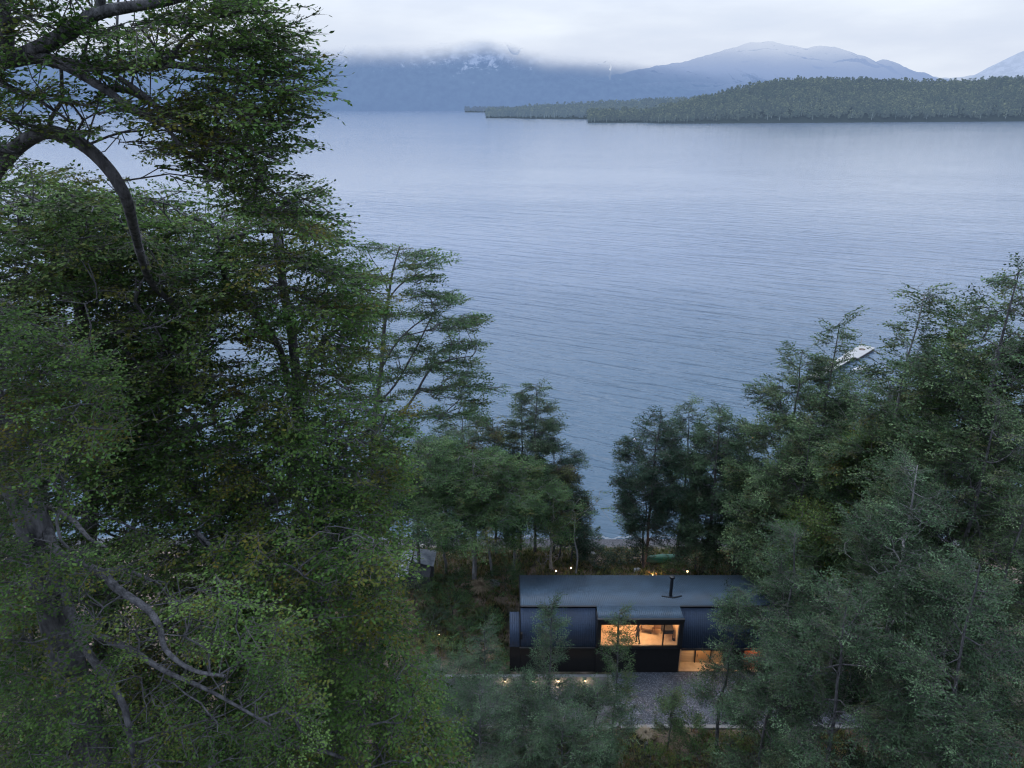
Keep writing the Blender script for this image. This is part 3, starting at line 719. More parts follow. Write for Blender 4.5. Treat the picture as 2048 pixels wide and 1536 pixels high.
mb.add([(HX0-.07,RY,RZ+.03),(HX0-.004,RY,RZ+.03),(HX0-.004,BY+.02,BZ+.03),(HX0-.07,BY+.02,BZ+.03),(HX0-.07,RY,RZ-.12),(HX0-.004,RY,RZ-.12),(HX0-.004,BY+.02,BZ-.12),(HX0-.07,BY+.02,BZ-.12)], [(0,1,2,3),(4,7,6,5),(0,3,7,4),(1,5,6,2),(0,4,5,1),(3,2,6,7)])
mb.box(BX0-.06, BX1+.06, 37.62, 37.775, 4.40, 4.60)      # dormer fascia
hpart(mb, 'trim', m_trim)
mb = MB()                                                # outer walls
w = .12
mb.box(HX0, BX0, FY_+.02, FY_+.02+w, 0, 2.2); mb.box(HX0, HX0+w, FY_+.15, 44.0, 0, 3.1)
mb.add([(HX0,FY_+.03,2.2),(HX0,RY,RZ-.15),(HX0,44.0,3.12),(HX0,44.0,0),(HX0,FY_+.15,0)], [(0,1,2,3,4)])
mb.box(HX1-w, HX1, FY_+.15, 44.0, 0, 3.0); mb.box(HX0+w, HX1-w, 43.9, 44.02, 0, 3.1)
mb.box(BX0, BX1, 37.80, 37.92, 0, 2.16)                  # black wall below the window box
mb.box(-.16, HX0-.01, FY_+.05, 40.6, 0, 2.1); mb.add([(-.16,FY_+.05,2.1),(-.16,40.6,2.1),(-.16,RY+.3,3.86)], [(0,1,2)])
hpart(mb, 'wall', m_black)
mb = MB()                                                # window-box shell
mb.box(BX0-.05, BX0+.16, 37.70, RY, 2.165, 4.40); mb.box(BX1-.16, BX1+.05, 37.70, RY, 2.165, 4.40)
mb.box(BX0+.16, BX1-.16, 37.66, 37.92, 4.16, 4.398); mb.box(BX0-.04, BX1+.04, 37.70, 37.795, 2.10, 2.26)
hpart(mb, 'dormer_frame', m_trim)
# the lit upper room
mb = MB(); mb.box(BX0+.17, BX1-.17, 37.93, 40.2, 2.17, 2.26); hpart(mb, 'room_floor', m_floor)
mb = MB(); mb.box(BX0+.17, 9.85, 40.1, 40.2, 2.26, 4.1); hpart(mb, 'room_wall', m_wood)
mb = MB(); mb.box(9.86, BX1-.17, 39.5, 39.6, 2.26, 4.1); mb.box(9.78, 9.855, 39.5, 40.09, 2.26, 4.1); hpart(mb, 'plank_partition', m_wood2)
mb = MB(); mb.box(BX0+.17, BX0+.22, 37.93, 40.09, 2.26, 4.1); hpart(mb, 'side_lining', m_wood)
mb = MB(); mb.box(BX1-.24, BX1-.17, 37.93, 39.49, 2.26, 4.1); hpart(mb, 'side_lining', m_wood)
mb = MB(); mb.box(BX0+.17, BX1-.17, 37.95, 40.2, 4.11, 4.15); hpart(mb, 'room_ceiling', m_wood)
win = MB(); X = [BX0+.165, 7.02, 10.05, BX1-.165]
win.box(X[0], X[3], 37.72, 37.80, 2.262, 2.33); win.box(X[0], X[3], 37.72, 37.80, 4.09, 4.157)
for i, x in enumerate((X[0]+.03, X[1], X[2], X[3]-.03)): 
    hw = .03 if i in (0,3) else (.05 if i == 1 else .045); win.box(x-hw, x+hw, 37.715, 37.805, 2.331, 4.089)
wino = hpart(win, 'window', m_trim)
for a, b in zip(X[:-1], X[1:]):
    g = MB(); g.box(a+.055, b-.055, 37.755, 37.762, 2.335, 4.085); hpart(g, 'pane', m_glass, wino)
# lit porch below the right eave
mb = MB(); mb.box(BX1+.13, 14.6, 38.75, 38.85, 0, 2.0); mb.box(BX1+.02, BX1+.12, FY_+.1, 38.74, 0, 2.0); hpart(mb, 'porch_wall', m_wood)
mb = MB(); mb.box(14.61, 15.7, 38.0, 38.85, 0, 2.0, 0); hpart(mb, 'porch_end_wall', m_black)
mb = MB(); mb.box(15.75, 17.2, 38.1, 38.2, 0, 2.0); hpart(mb, 'orange_lit_wall', simple('orange_lit_paint', (.42,.17,.09), (.28,.11,.06), 3, .8))  # orange lamplight on this wall is also painted into its base colour
mb = MB(); mb.box(17.25, HX1-w-.01, 37.95, 38.07, 0, 2.0); hpart(mb, 'front_wall', m_black)
mb = MB(); mb.box(BX1+.13, 14.6, 38.66, 38.745, 1.30, 1.36); mb.box(12.6, 12.66, 38.66, 38.745, .02, 1.295); mb.box(13.66, 13.72, 38.66, 38.745, .02, 1.295); hpart(mb, 'porch_rail', m_trim)
mb = MB(); mb.box(12.67, 13.65, 38.69, 38.745, .05, 1.28); d_ = hpart(mb, 'door', simple('oak_door', (.52,.30,.14), (.38,.2,.09), 3, .5, stretch=(6,1,.5)))
mb = MB(); mb.tube([(12.78,38.66,.6),(12.78,38.66,.8)], .015); hpart(mb, 'handle', m_trim, d_)
mb = MB(); mb.box(BX1+.13, 17.2, 37.9, 38.74, .0, .05); hpart(mb, 'porch_floor', m_floor)
# flue and its flashing
mb = MB(); cx, cy = 11.02, 40.55; cz = RZ-(cy-RY)*(RZ-BZ)/(BY-RY)
mb.tube([(cx,cy,cz-.1),(cx,cy,cz+1.35)], .115, 14); mb.tube([(cx,cy,cz+1.36),(cx,cy,cz+1.5)], .09, 12); ch = hpart(mb, 'chimney', m_trim, smooth=False)
mb = MB(); mb.tube([(cx,cy,cz+1.5),(cx,cy,cz+1.53),(cx,cy,cz+1.66),(cx,cy,cz+1.70)], [.17,.19,.19,.08], 14); hpart(mb, 'cowl', m_trim, ch)
mb = MB()                                                # diverter: two raised arms meeting below the flue
def arm(p, q, w_, h_):
    p = Vector(p); q = Vector(q); d = (q-p).normalized(); n_ = Vector((-d.y, d.x, 0)).normalized()*w_; u_ = Vector((0,0,h_))
    mb.add([p-n_, q-n_, q+n_, p+n_, p-n_+u_, q-n_+u_, q+n_+u_, p+n_+u_], [(0,3,2,1),(4,5,6,7),(0,1,5,4),(1,2,6,5),(2,3,7,6),(3,0,4,7)])
zr = lambda y: RZ-(y-RY)*(RZ-BZ)/(BY-RY)+.01
arm((cx-.62,cy-.05,zr(cy-.05)), (cx+.1,cy-.36,zr(cy-.36)), .035, .06); arm((cx+.12,cy-.35,zr(cy-.35)), (cx+.78,cy-.02,zr(cy-.02)), .035, .06)
hpart(mb, 'flashing', m_trim)

def lamp(name, label, loc, group, e_col, power, shape, r=.12, off=(0,0,-.1), bulb=10., cat='lamp'):
    root = empty(name, loc); tag(root, label, cat, group)
    shape(root)
    ld = bpy.data.lights.new('glow', 'POINT'); ld.energy = power; ld.color = e_col; ld.shadow_soft_size = r
    lo = bpy.data.objects.new('glow', ld); COL.objects.link(lo); lo.parent = root; lo.location = off
    return root
m_bulb = emis('warm_bulb', (1.0,.62,.28), 9.0)
m_bulb2 = emis('warm_bulb_bright', (1.0,.66,.34), 7.0)
WARM = (1.0, .70, .40)
def ceil_shape(root):
    a = MB(); a.tube([(0,0,.05),(0,0,0)], .11, 16); a.build('housing', m_trim, root)
    b = MB(); b.tube([(0,0,-.002),(0,0,-.02)], .09, 16); b.build('bulb', m_bulb, root)
for i, (x, y, p, lb) in enumerate(((7.2,39.1,110,'round ceiling lamp at the left end of the lit upper room'), (9.0,39.0,120,'round ceiling lamp in the middle of the lit upper room'), (10.6,38.7,30,'round ceiling lamp in the right bay of the lit upper room'))):
    lamp('ceiling_lamp', lb, (x, y, 4.06), 'ceiling lamps inside the upper room', WARM, p, ceil_shape, .15, (0,0,-.25))
lamp('ceiling_lamp', 'round lamp under the porch eave beside the gravel yard', (12.9, 38.3, 1.95), None, WARM, 60, ceil_shape, .12, (0,0,-.2))
lamp('ceiling_lamp', 'round lamp above the orange-lit wall at the right of the porch', (16.4, 37.7, 1.95), None, (1,.45,.2), 12, ceil_shape, .12, (0,0,-.2))

m_skin = simple('skin', (.45,.27,.20), None, 10, .6)
# someone at the window
def skin_body(name, verts, edges, radii, m, parent, sub=2):
    me = bpy.data.meshes.new(name); me.from_pydata(verts, edges, []); me.materials.append(m)
    o = link(name, me, parent); a = o.modifiers.new('skin', 'SKIN'); a.use_smooth_shade = True
    for i, r in enumerate(radii): me.skin_vertices[0].data[i].radius = r if isinstance(r, tuple) else (r, r)
    me.skin_vertices[0].data[0].use_root = True
    b = o.modifiers.new('sub', 'SUBSURF'); b.levels = sub; b.render_levels = sub
    return o
per = empty('person', (8.42, 38.06, 2.262), RAD(100)); per.scale = (.94,.94,.94); tag(per, 'person in dark clothes standing side-on behind the lit upper window', 'person')
V = [(0,0,.93),(0,0,1.1),(0,.0,1.30),(0,.01,1.44),(0,.015,1.52),(0,.02,1.60),(0,.025,1.69),
     (.19,0,1.40),(.25,.02,1.14),(.27,.10,.90),(-.19,0,1.40),(-.25,.04,1.14),(-.22,.22,1.02),
     (.10,0,.90),(.11,.06,.50),(.11,.0,.09),(.11,.13,.04),(-.10,0,.90),(-.11,-.04,.50),(-.11,-.16,.10),(-.11,-.03,.04)]
E = [(0,1),(1,2),(2,3),(3,4),(4,5),(5,6),(2,7),(7,8),(8,9),(2,10),(10,11),(11,12),(0,13),(13,14),(14,15),(15,16),(0,17),(17,18),(18,19),(19,20)]
Rr = [(.15,.11),(.14,.10),(.17,.11),.065,.055,.095,.075,.06,.045,.035,.06,.045,.035,(.09,.09),.065,.045,.035,(.09,.09),.065,.045,.035]
skin_body('body', V, E, Rr, simple('dark_clothes', (.035,.028,.026), (.02,.016,.016), 8, .9), per)
hm = MB(); hm.tube([(0,.0,1.60),(0,.005,1.66),(0,.01,1.735),(0,.01,1.775)], [.09,.106,.09,.03], 10); hm.build('hair', simple('dark_hair', (.02,.013,.01), None, 20, .6), per, smooth=True)
for sx_, hx, hy, hz in ((1,.27,.11,.88), (-1,-.215,.25,1.01)):
    hm = MB()
    for k in range(4): hm.tube([(hx+(k-1.5)*.018,hy,hz),(hx+(k-1.5)*.02,hy+.035,hz-.04),(hx+(k-1.5)*.02,hy+.04,hz-.085+abs(k-1.3)*.008)], [.011,.010,.007], 6)
    hm.tube([(hx-sx_*.03,hy,hz+.01),(hx-sx_*.05,hy+.03,hz-.02),(hx-sx_*.05,hy+.045,hz-.045)], [.012,.011,.008], 6)
    hm.tube([(hx,hy-.005,hz+.045),(hx,hy,hz+.02),(hx,hy+.01,hz-.015)], [.026,.036,.034], 8)
    hm.build('hand', m_skin, per, smooth=True)

# furniture seen through the window
ch_ = empty('armchair', (9.3, 39.35, 2.262), RAD(-15)); tag(ch_, 'brown upholstered armchair with a pale cushion, inside the lit upper room', 'chair')
b = MB(); b.box(-.36,.36,-.36,.36,.18,.42); b.build('seat', simple('brown_cloth', (.20,.13,.08), None, 9, .95), ch_, bevel=.05)
b = MB(); b.box(-.36,.36,.30,.44,.43,.95); b.build('backrest', simple('brown_cloth_back', (.22,.14,.085), None, 9, .95), ch_, bevel=.05)
for s_ in (-1, 1):
    b = MB(); b.box(s_*.38-.05, s_*.38+.05, -.36, .40, .20, .62); b.build('armrest', simple('brown_cloth_arm', (.19,.12,.075), None, 9, .95), ch_, bevel=.04)
for a_ in ((-.3,-.3),(.3,-.3),(-.3,.3),(.3,.3)):
    b = MB(); b.tube([(a_[0],a_[1],0),(a_[0],a_[1],.18)], .025, 8); b.build('leg', m_trim, ch_)
b = MB(); b.tube([(-.02,.12,.52),(0,.17,.60),(0,.21,.78),(.01,.25,.86)], [.10,.20,.19,.06], 10); o = b.build('cushion', simple('pale_cushion', (.75,.66,.55), None, 6, .9)); o.location = (9.3, 39.35, 2.262); tag(o, 'pale cushion leaning on the brown armchair in the lit room', 'cushion')
tb = empty('side_table', (10.55, 38.75, 2.262)); tag(tb, 'dark square table in the right bay of the lit window', 'table')
b = MB(); b.box(-.38,.38,-.3,.3,.70,.76); b.build('tabletop', m_trim, tb, bevel=.01)
b = MB(); b.box(-.34,.34,-.26,.26,.40,.69); b.build('drawer_box', m_black, tb)
for a_ in ((-.34,-.26),(.34,-.26),(-.34,.26),(.34,.26)):
    b = MB(); b.box(a_[0]-.02,a_[0]+.02,a_[1]-.02,a_[1]+.02,0,.695); b.build('leg', m_trim, tb)
fl = empty('floor_lamp', (10.98, 38.4, 2.262)); tag(fl, 'thin slanting dark floor lamp at the right edge of the lit window', 'lamp')
b = MB(); b.tube([(0,0,0),(0,0,.03)], .13, 14); b.build('base', m_trim, fl)
b = MB(); b.tube([(0,0,.03),(-.06,.05,.7),(-.26,.15,1.35)], .014, 6); b.build('stem', m_trim, fl)
b = MB(); b.tube([(-.26,.15,1.33),(-.30,.17,1.38),(-.36,.20,1.42)], [.10,.09,.03], 12); b.build('lamp_shade', m_trim, fl)

# ------------------------------------------------------------------ yard, terrace and walls
def gravel_mat():
    m, nt, out = mat('gravel'); L = nt.links
    g = N(nt,'ShaderNodeNewGeometry'); v = N(nt,'ShaderNodeTexVoronoi'); v.inputs['Scale'].default_value = 23; L.new(g.outputs['Position'], v.inputs['Vector'])
    r = ramp(nt, v.outputs['Color'], [(.15,(.045,.055,.072)), (.6,(.085,.102,.135)), (.93,(.26,.28,.33))])
    n = N(nt,'ShaderNodeTexNoise'); n.inputs['Scale'].default_value = .8; n.inputs['Detail'].default_value = 5; L.new(g.outputs['Position'], n.inputs[0])
    r2 = ramp(nt, n.outputs[0], [(.35,(.75,.75,.75)), (.65,(1.15,1.15,1.15))])
    mx = N(nt,'ShaderNodeMix', data_type='RGBA', blend_type='MULTIPLY'); mx.inputs[0].default_value = 1; L.new(r.outputs[0], mx.inputs[6]); L.new(r2.outputs[0], mx.inputs[7])
    b = N(nt,'ShaderNodeBsdfPrincipled'); b.inputs['Roughness'].default_value = .85; L.new(mx.outputs[2], b.inputs[0])
    bp = N(nt,'ShaderNodeBump'); bp.inputs['Strength'].default_value = .9; bp.inputs['Distance'].default_value = .04; L.new(v.outputs['Distance'], bp.inputs['Height']); L.new(bp.outputs[0], b.inputs['Normal'])
    L.new(b.outputs[0], out.inputs[0]); return m
mb = MB(); mb.box(6.76, 24, 33.38, 37.79, -.3, .03); o = mb.build('yard', gravel_mat()); o['kind'] = 'structure'
mb = MB(); mb.box(-7.0, 6.5, 33.6, 37.3, -1.2, -.62); o = mb.build('terrace', m_conc2); o['kind'] = 'structure'
mb = MB(); mb.box(-7.0, 6.74, 37.32, 37.55, -1.2, .09); o = mb.build('retaining_wall', m_conc, bevel=.015); tag(o, 'low concrete retaining wall with small lamps in front of the black house', 'wall')
mb = MB(); mb.box(6.52, 6.74, 33.3, 37.31, -1.2, .06); o = mb.build('retaining_wall', m_conc, bevel=.015); tag(o, 'short concrete wall end-on between sunken terrace and gravel yard', 'wall')
mb = MB(); mb.box(-6, 6.51, 33.12, 33.4, -1.2, .02); o = mb.build('kerb', m_conc, bevel=.015); tag(o, 'pale concrete kerb along the near edge of the sunken terrace', 'kerb')
mb = MB(); mb.box(6.76, 22, 33.08, 33.36, -.6, .10); o = mb.build('kerb', m_conc, bevel=.015); tag(o, 'pale concrete kerb along the near edge of the gravel yard', 'kerb')
def wall_shape(root):
    a = MB(); a.box(-.07,.07,-.10,0,-.06,.04); a.build('housing', m_trim, root, bevel=.01)
    b = MB(); b.box(-.055,.055,-.105,-.01,-.085,-.062); b.box(-.05,.05,-.112,-.102,-.06,.01); b.build('bulb', m_bulb2, root)
for x, lb in ((-.47,'leftmost lit lamp on the low retaining wall'), (1.35,'second lit lamp from the left on the low retaining wall'), (3.14,'third lit lamp from the left on the low retaining wall'), (4.92,'rightmost lit lamp on the low retaining wall')):
    lamp('wall_lamp', 'small '+lb, (x, 37.318, -.16), 'small lamps along the retaining wall', WARM, 13, wall_shape, .04, (0,-.16,-.12))
def bollard_shape(root):
    a = MB(); a.tube([(0,0,0),(0,0,.62)], .04, 10); a.build('post', m_trim, root)
    b = MB(); b.tube([(0,0,.62),(0,0,.78)], .06, 12); b.build('bulb', m_bulb2, root)
    c = MB(); c.tube([(0,0,.782),(0,0,.81)], .085, 12); c.build('cap', m_trim, root)
for (px, py, yy, p, lb) in ((1112,1141,48.4,5,'small lit garden lamp under the bare grey tree behind the house, left of its pair'), (1142,1135,49.0,8,'brighter lit garden lamp behind the house beside a thin pale trunk'),
        (1375,1142,47.6,9,'lit garden lamp among leaves beyond the chimney'), (878,1285,40.7,9,'lone garden lamp glowing on the ground left of the house'), (1908,1475,30.5,4,'tiny lit lamp low among the trees at the bottom right')):
    q = atY(px, py, yy); z = G(q[0], yy)
    lamp('garden_lamp', lb, (q[0], yy, max(z, q[2]-.7)), 'garden lamps', WARM, p, bollard_shape, .05, (0,-.15,.62))
# uplight at the foot of the shore tree
def up_shape(root):
    a = MB(); a.tube([(0,0,0),(0,0,.16)], .09, 12); a.build('housing', m_trim, root)
    b = MB(); b.tube([(0,0,.161),(0,0,.17)], .075, 12); b.build('bulb', m_bulb2, root)
lamp('uplight', 'ground spotlight throwing orange light up the trunk behind the roof', (11.75, 49.3, G(11.75,49.3)), None, (1,.5,.2), 60, up_shape, .06, (0,0,.4))

# ------------------------------------------------------------------ pier and buoys
m_deck = simple('pale_deck', (.46,.46,.46), (.33,.33,.33), 1.5, .8, stretch=(1,6,1)); m_pile = simple('dark_pile', (.05,.05,.055), None, 3, .9)
ax = math.atan2(122.18-116.68, 63.48-57.91)
u_ = np.array([math.cos(ax), math.sin(ax)]); w_ = np.array([-u_[1], u_[0]])
pc = np.array([61.2, 118.5]); pier = empty('pier', (pc[0], pc[1], LAKE)); tag(pier, 'white floating pier with dark sides, seen beyond the treetops at right', 'pier')
def pbox(name, c, hl, hw, z0, z1, m, parent=pier):
    b = MB(); b.obox((c[0]-pc[0], c[1]-pc[1]), ax, hl, hw, z0-LAKE, z1-LAKE); return b.build(name, m, parent)
pbox('platform', pc, 3.9, 1.25, -4.55, -4.42, m_deck)
pbox('float', pc, 3.85, 1.2, -5.1, -4.56, m_pile)
c2 = pc-u_*11.2; pbox('walkway', c2, 7.2, .85, -4.35, -4.25, m_deck)
for k in range(4):
    for s_ in (-1, 1):
        c3 = pc-u_*(6+k*3.6)+w_*s_*.7; b = MB(); b.tube([(c3[0]-pc[0],c3[1]-pc[1],-1.5),(c3[0]-pc[0],c3[1]-pc[1],.63)], .11, 8); b.build('pile', m_pile, pier)
c3 = pc+u_*2.9+w_*.9; b = MB(); b.tube([(c3[0]-pc[0],c3[1]-pc[1],.4),(c3[0]-pc[0],c3[1]-pc[1],2.0)], .07, 8); b.build('mooring_post', m_deck, pier)
b = MB(); c3 = pc+u_*1.2; b.tube([(c3[0]+.5*math.cos(t)-pc[0], c3[1]+.35*math.sin(t)-pc[1], .62+.03*(t/6)) for t in np.linspace(0, 12, 30)], .05, 5)
o = b.build('rope_coil', simple('rope', (.20,.13,.08), None, 9, .9)); o.location = (pc[0], pc[1], LAKE); tag(o, 'brown rope coiled on the white pier', 'rope')
bt = empty('dinghy', (57.4, 110.0, LAKE), RAD(38)); tag(bt, 'small white boat moored beside the pier, mostly behind branches', 'boat')
secs = [(-1.5,.55,.0),( -.5,.72,-.05),(.6,.66,0),(1.4,.3,.12),(1.75,.03,.25)]; vs = []; fs = []
for (x, w2, z) in secs: vs += [(x,-w2,.42+z),(x,-w2*.6,.02),(x,0,-.12),(x,w2*.6,.02),(x,w2,.42+z)]
for i in range(4):
    for k in range(4): fs.append((i*5+k, (i+1)*5+k, (i+1)*5+k+1, i*5+k+1))
fs.append((0,1,2,3,4)); b = MB(); b.add(vs, fs); b.build('hull', simple('white_hull', (.75,.76,.78), None, 2, .4), bt, smooth=True)
b = MB(); b.box(-.6,-.3,-.62,.62,.26,.30); b.box(.4,.65,-.55,.55,.26,.30); b.build('thwart', m_deck, bt)
def buoy(label, px, py, r, col, name='buoy'):
    q = atZ(px, py, LAKE+.1); root = empty(name, (q[0], q[1], LAKE)); tag(root, label, 'buoy')
    a = MB(); a.tube([(0,0,-r*.5),(0,0,-r*.2),(0,0,r*.3),(0,0,r*.8),(0,0,r)], [r*.6,r*.97,r*.97,r*.6,r*.15], 14); a.build('float', simple('buoy_'+label[:6].strip().replace(' ', '_'), col, None, 3, .4), root, smooth=True)
    b = MB(); b.tube([(0,0,r),(0,0,r*1.5)], r*.12, 8); b.build('ring_stem', m_trim, root)
buoy('small white mooring buoy in open water, left of the shore trees', 1270, 878, .20, (.85,.8,.82))
buoy('orange mooring buoy on the water between two tree groups', 1508, 875, .30, (.75,.28,.08))
buoy('white buoy glimpsed through the right-hand trees', 1620, 855, .26, (.85,.86,.88))

# ------------------------------------------------------------------ shed and things on the ground
sc_ = np.array([-7.7, 48.0]); shed = empty('shed', (sc_[0], sc_[1], G(*sc_))); tag(shed, 'small grey shed with worn metal roof sheets under the trees at left', 'shed')
m_old = simple('weathered_sheet', (.33,.37,.42), (.10,.13,.17), 1.6, .6)
b = MB(); b.box(-1.3,1.2,-1.5,1.5,0,1.7); b.build('wall', simple('shed_boards', (.06,.065,.08), None, 5, .9, stretch=(6,1,.5)), shed)
b = MB(); b.add([(-1.5,-1.8,1.75),(-.45,-1.8,2.15),(-.45,1.8,2.15),(-1.5,1.8,1.75)], [(0,1,2,3)]); b.add([(-.30,-.1,2.2),(1.4,-.3,1.85),(1.45,1.9,1.85),(-.3,1.7,2.2)], [(0,1,2,3)])
o = b.build('roof', m_old, shed); sm = o.modifiers.new('s', 'SOLIDIFY'); sm.thickness = .05
b = MB(); b.box(-.3,.45,-1.56,-1.505,.02,1.5); b.build('door', simple('shed_door', (.10,.10,.11), None, 5, .8), shed)
# kayak under a green cover behind the shore tree
kc = atY(1328, 1104, 53.5); ky = empty('covered_boat', (kc[0], 53.5, G(kc[0], 53.5)), RAD(5)); tag(ky, 'boat under a bright green cover behind the orange-lit trunk', 'boat')
b = MB(); vs = []; fs = []
for i, (x, w2, h) in enumerate(((-1.9,.05,.35),(-1.2,.42,.55),(0,.55,.62),(1.1,.45,.55),(1.8,.06,.38))):
    vs += [(x,-w2,.18),(x,-w2*.7,h*.8),(x,0,h),(x,w2*.7,h*.8),(x,w2,.18)]
for i in range(4):
    for k in range(4): fs.append((i*5+k, (i+1)*5+k, (i+1)*5+k+1, i*5+k+1))
b.add(vs, fs); b.build('cover', simple('green_tarp', (.012,.13,.07), (.008,.07,.04), 3, .5), ky, smooth=True)
b = MB(); vs2 = []
for (x, w2) in ((-1.8,.04),(-1.2,.36),(0,.48),(1.1,.38),(1.7,.05)): vs2 += [(x,-w2,.2),(x,-w2*.5,.0),(x,0,-.04),(x,w2*.5,.0),(x,w2,.2)]
b.add(vs2, fs); b.build('hull', simple('dark_hull', (.05,.06,.06), None, 3, .5), ky, smooth=True)
def rock(label, loc, r, col, seed, sq=.55):
    rs = np.random.RandomState(seed); b = MB(); nlat, nlon = 7, 11; vs = [(0,0,-r*sq)]; 
    for i in range(1, nlat):
        for j in range(nlon):
            th = math.pi*i/nlat; ph = 2*math.pi*j/nlon; q = r*rs.uniform(.82,1.15); vs.append((q*math.sin(th)*math.cos(ph)*1.25, q*math.sin(th)*math.sin(ph), -q*sq*math.cos(th)))
    vs.append((0,0,r*sq)); fs = [(0, 1+(j+1)%nlon, 1+j) for j in range(nlon)]
    for i in range(nlat-2):
        for j in range(nlon): a = 1+i*nlon; fs.append((a+j, a+(j+1)%nlon, a+nlon+(j+1)%nlon, a+nlon+j))
    a = 1+(nlat-2)*nlon; fs += [(a+j, a+(j+1)%nlon, len(vs)-1) for j in range(nlon)]
    b.add(vs, fs); o = b.build('boulder', simple('rock_%d' % seed, col, None, 3, .95, bump=.5), None); o.location = (loc[0], loc[1], loc[2]); tag(o, label, 'rock'); return o
for i, (px, py, Y, r, col, lb) in enumerate(((846,1066,58,.32,(.55,.53,.5),'pale rounded boulder on the shingle at the left end of the beach'), (866,1076,57.3,.26,(.45,.42,.38),'smaller tan boulder just right of the pale one on the beach'),
      (1182,1097,55.2,.34,(.42,.42,.43),'flat pale grey boulder at the foot of the beach, behind the dark bushes'), (1276,1120,51.0,.30,(.40,.43,.48),'bluish grey boulder in the grass left of the orange-lit trunk'),
      (985,1160,47.2,.5,(.24,.25,.28),'grey rock beside the dry grass clump left of the roof'))):
    q = atY(px, py, Y); rock(lb, (q[0], Y, G(q[0], Y)+r*.2), r, col, 40+i)
# wooden stump post at the bottom
q = atZ(1290, 1500, .3); b = MB(); b.tube([(0,0,-.2),(0,0,.5),(.01,0,.95)], [.12,.11,.10], 9); o = b.build('stump', M['bark']); o.location = (q[0], 31.2, G(q[0],31.2)); tag(o, 'short dark tree stump below the gravel yard kerb', 'stump')

# ------------------------------------------------------------------ the great tree at left and its neighbours
def in_poly(px, py, poly):
    x = np.array([p[0] for p in poly], float); y = np.array([p[1] for p in poly], float); r = np.zeros(len(px), bool); j = len(x)-1
    for i in range(len(x)):
        c = ((y[i] > py) != (y[j] > py)) & (px < (x[j]-x[i])*(py-y[i])/(y[j]-y[i]+1e-12)+x[i]); r ^= c; j = i
    return r
def volume(poly, Yf, n, rs, tier=0.0, tilt=.0, weight=None):
    """attractors filling the crown volume whose outline is poly; Yf gives (near, far) depth"""
    xs = [p[0] for p in poly]; ys = [p[1] for p in poly]; out = []
    while len(out) < n:
        k = n*4; px = rs.uniform(min(xs), max(xs), k); py = rs.uniform(min(ys), max(ys), k); ok = in_poly(px, py, poly)
        if weight is not None: ok &= rs.uniform(0,1,k) < weight(px, py)
        for a, b in zip(px[ok], py[ok]):
            y0, y1 = Yf(a, b); out.append(atY(a, b, rs.uniform(y0, y1)))
            if len(out) >= n: break
    P = np.array(out)
    if tier:
        q = P[:,2]+tilt*P[:,0]+.45*np.sin(P[:,0]*.9+P[:,1]*.7); k = np.round(q/tier)*tier
        P[:,2] += (k-q)*.72
    return P
def pxline(pts):                # a limb given by points of the photo with their depths
    P = np.array([atY(*p) for p in pts]); n = (len(P)-1)*4+1; t = np.linspace(0, len(P)-1, n); out = []
    for u in t:                 # Catmull-Rom
        i = min(int(u), len(P)-2); f = u-i; p0 = P[max(i-1,0)]; p1 = P[i]; p2 = P[i+1]; p3 = P[min(i+2, len(P)-1)]
        out.append(.5*((2*p1)+(-p0+p2)*f+(2*p0-5*p1+4*p2-p3)*f*f+(-p0+3*p1-3*p2+p3)*f**3))
    return np.array(out)

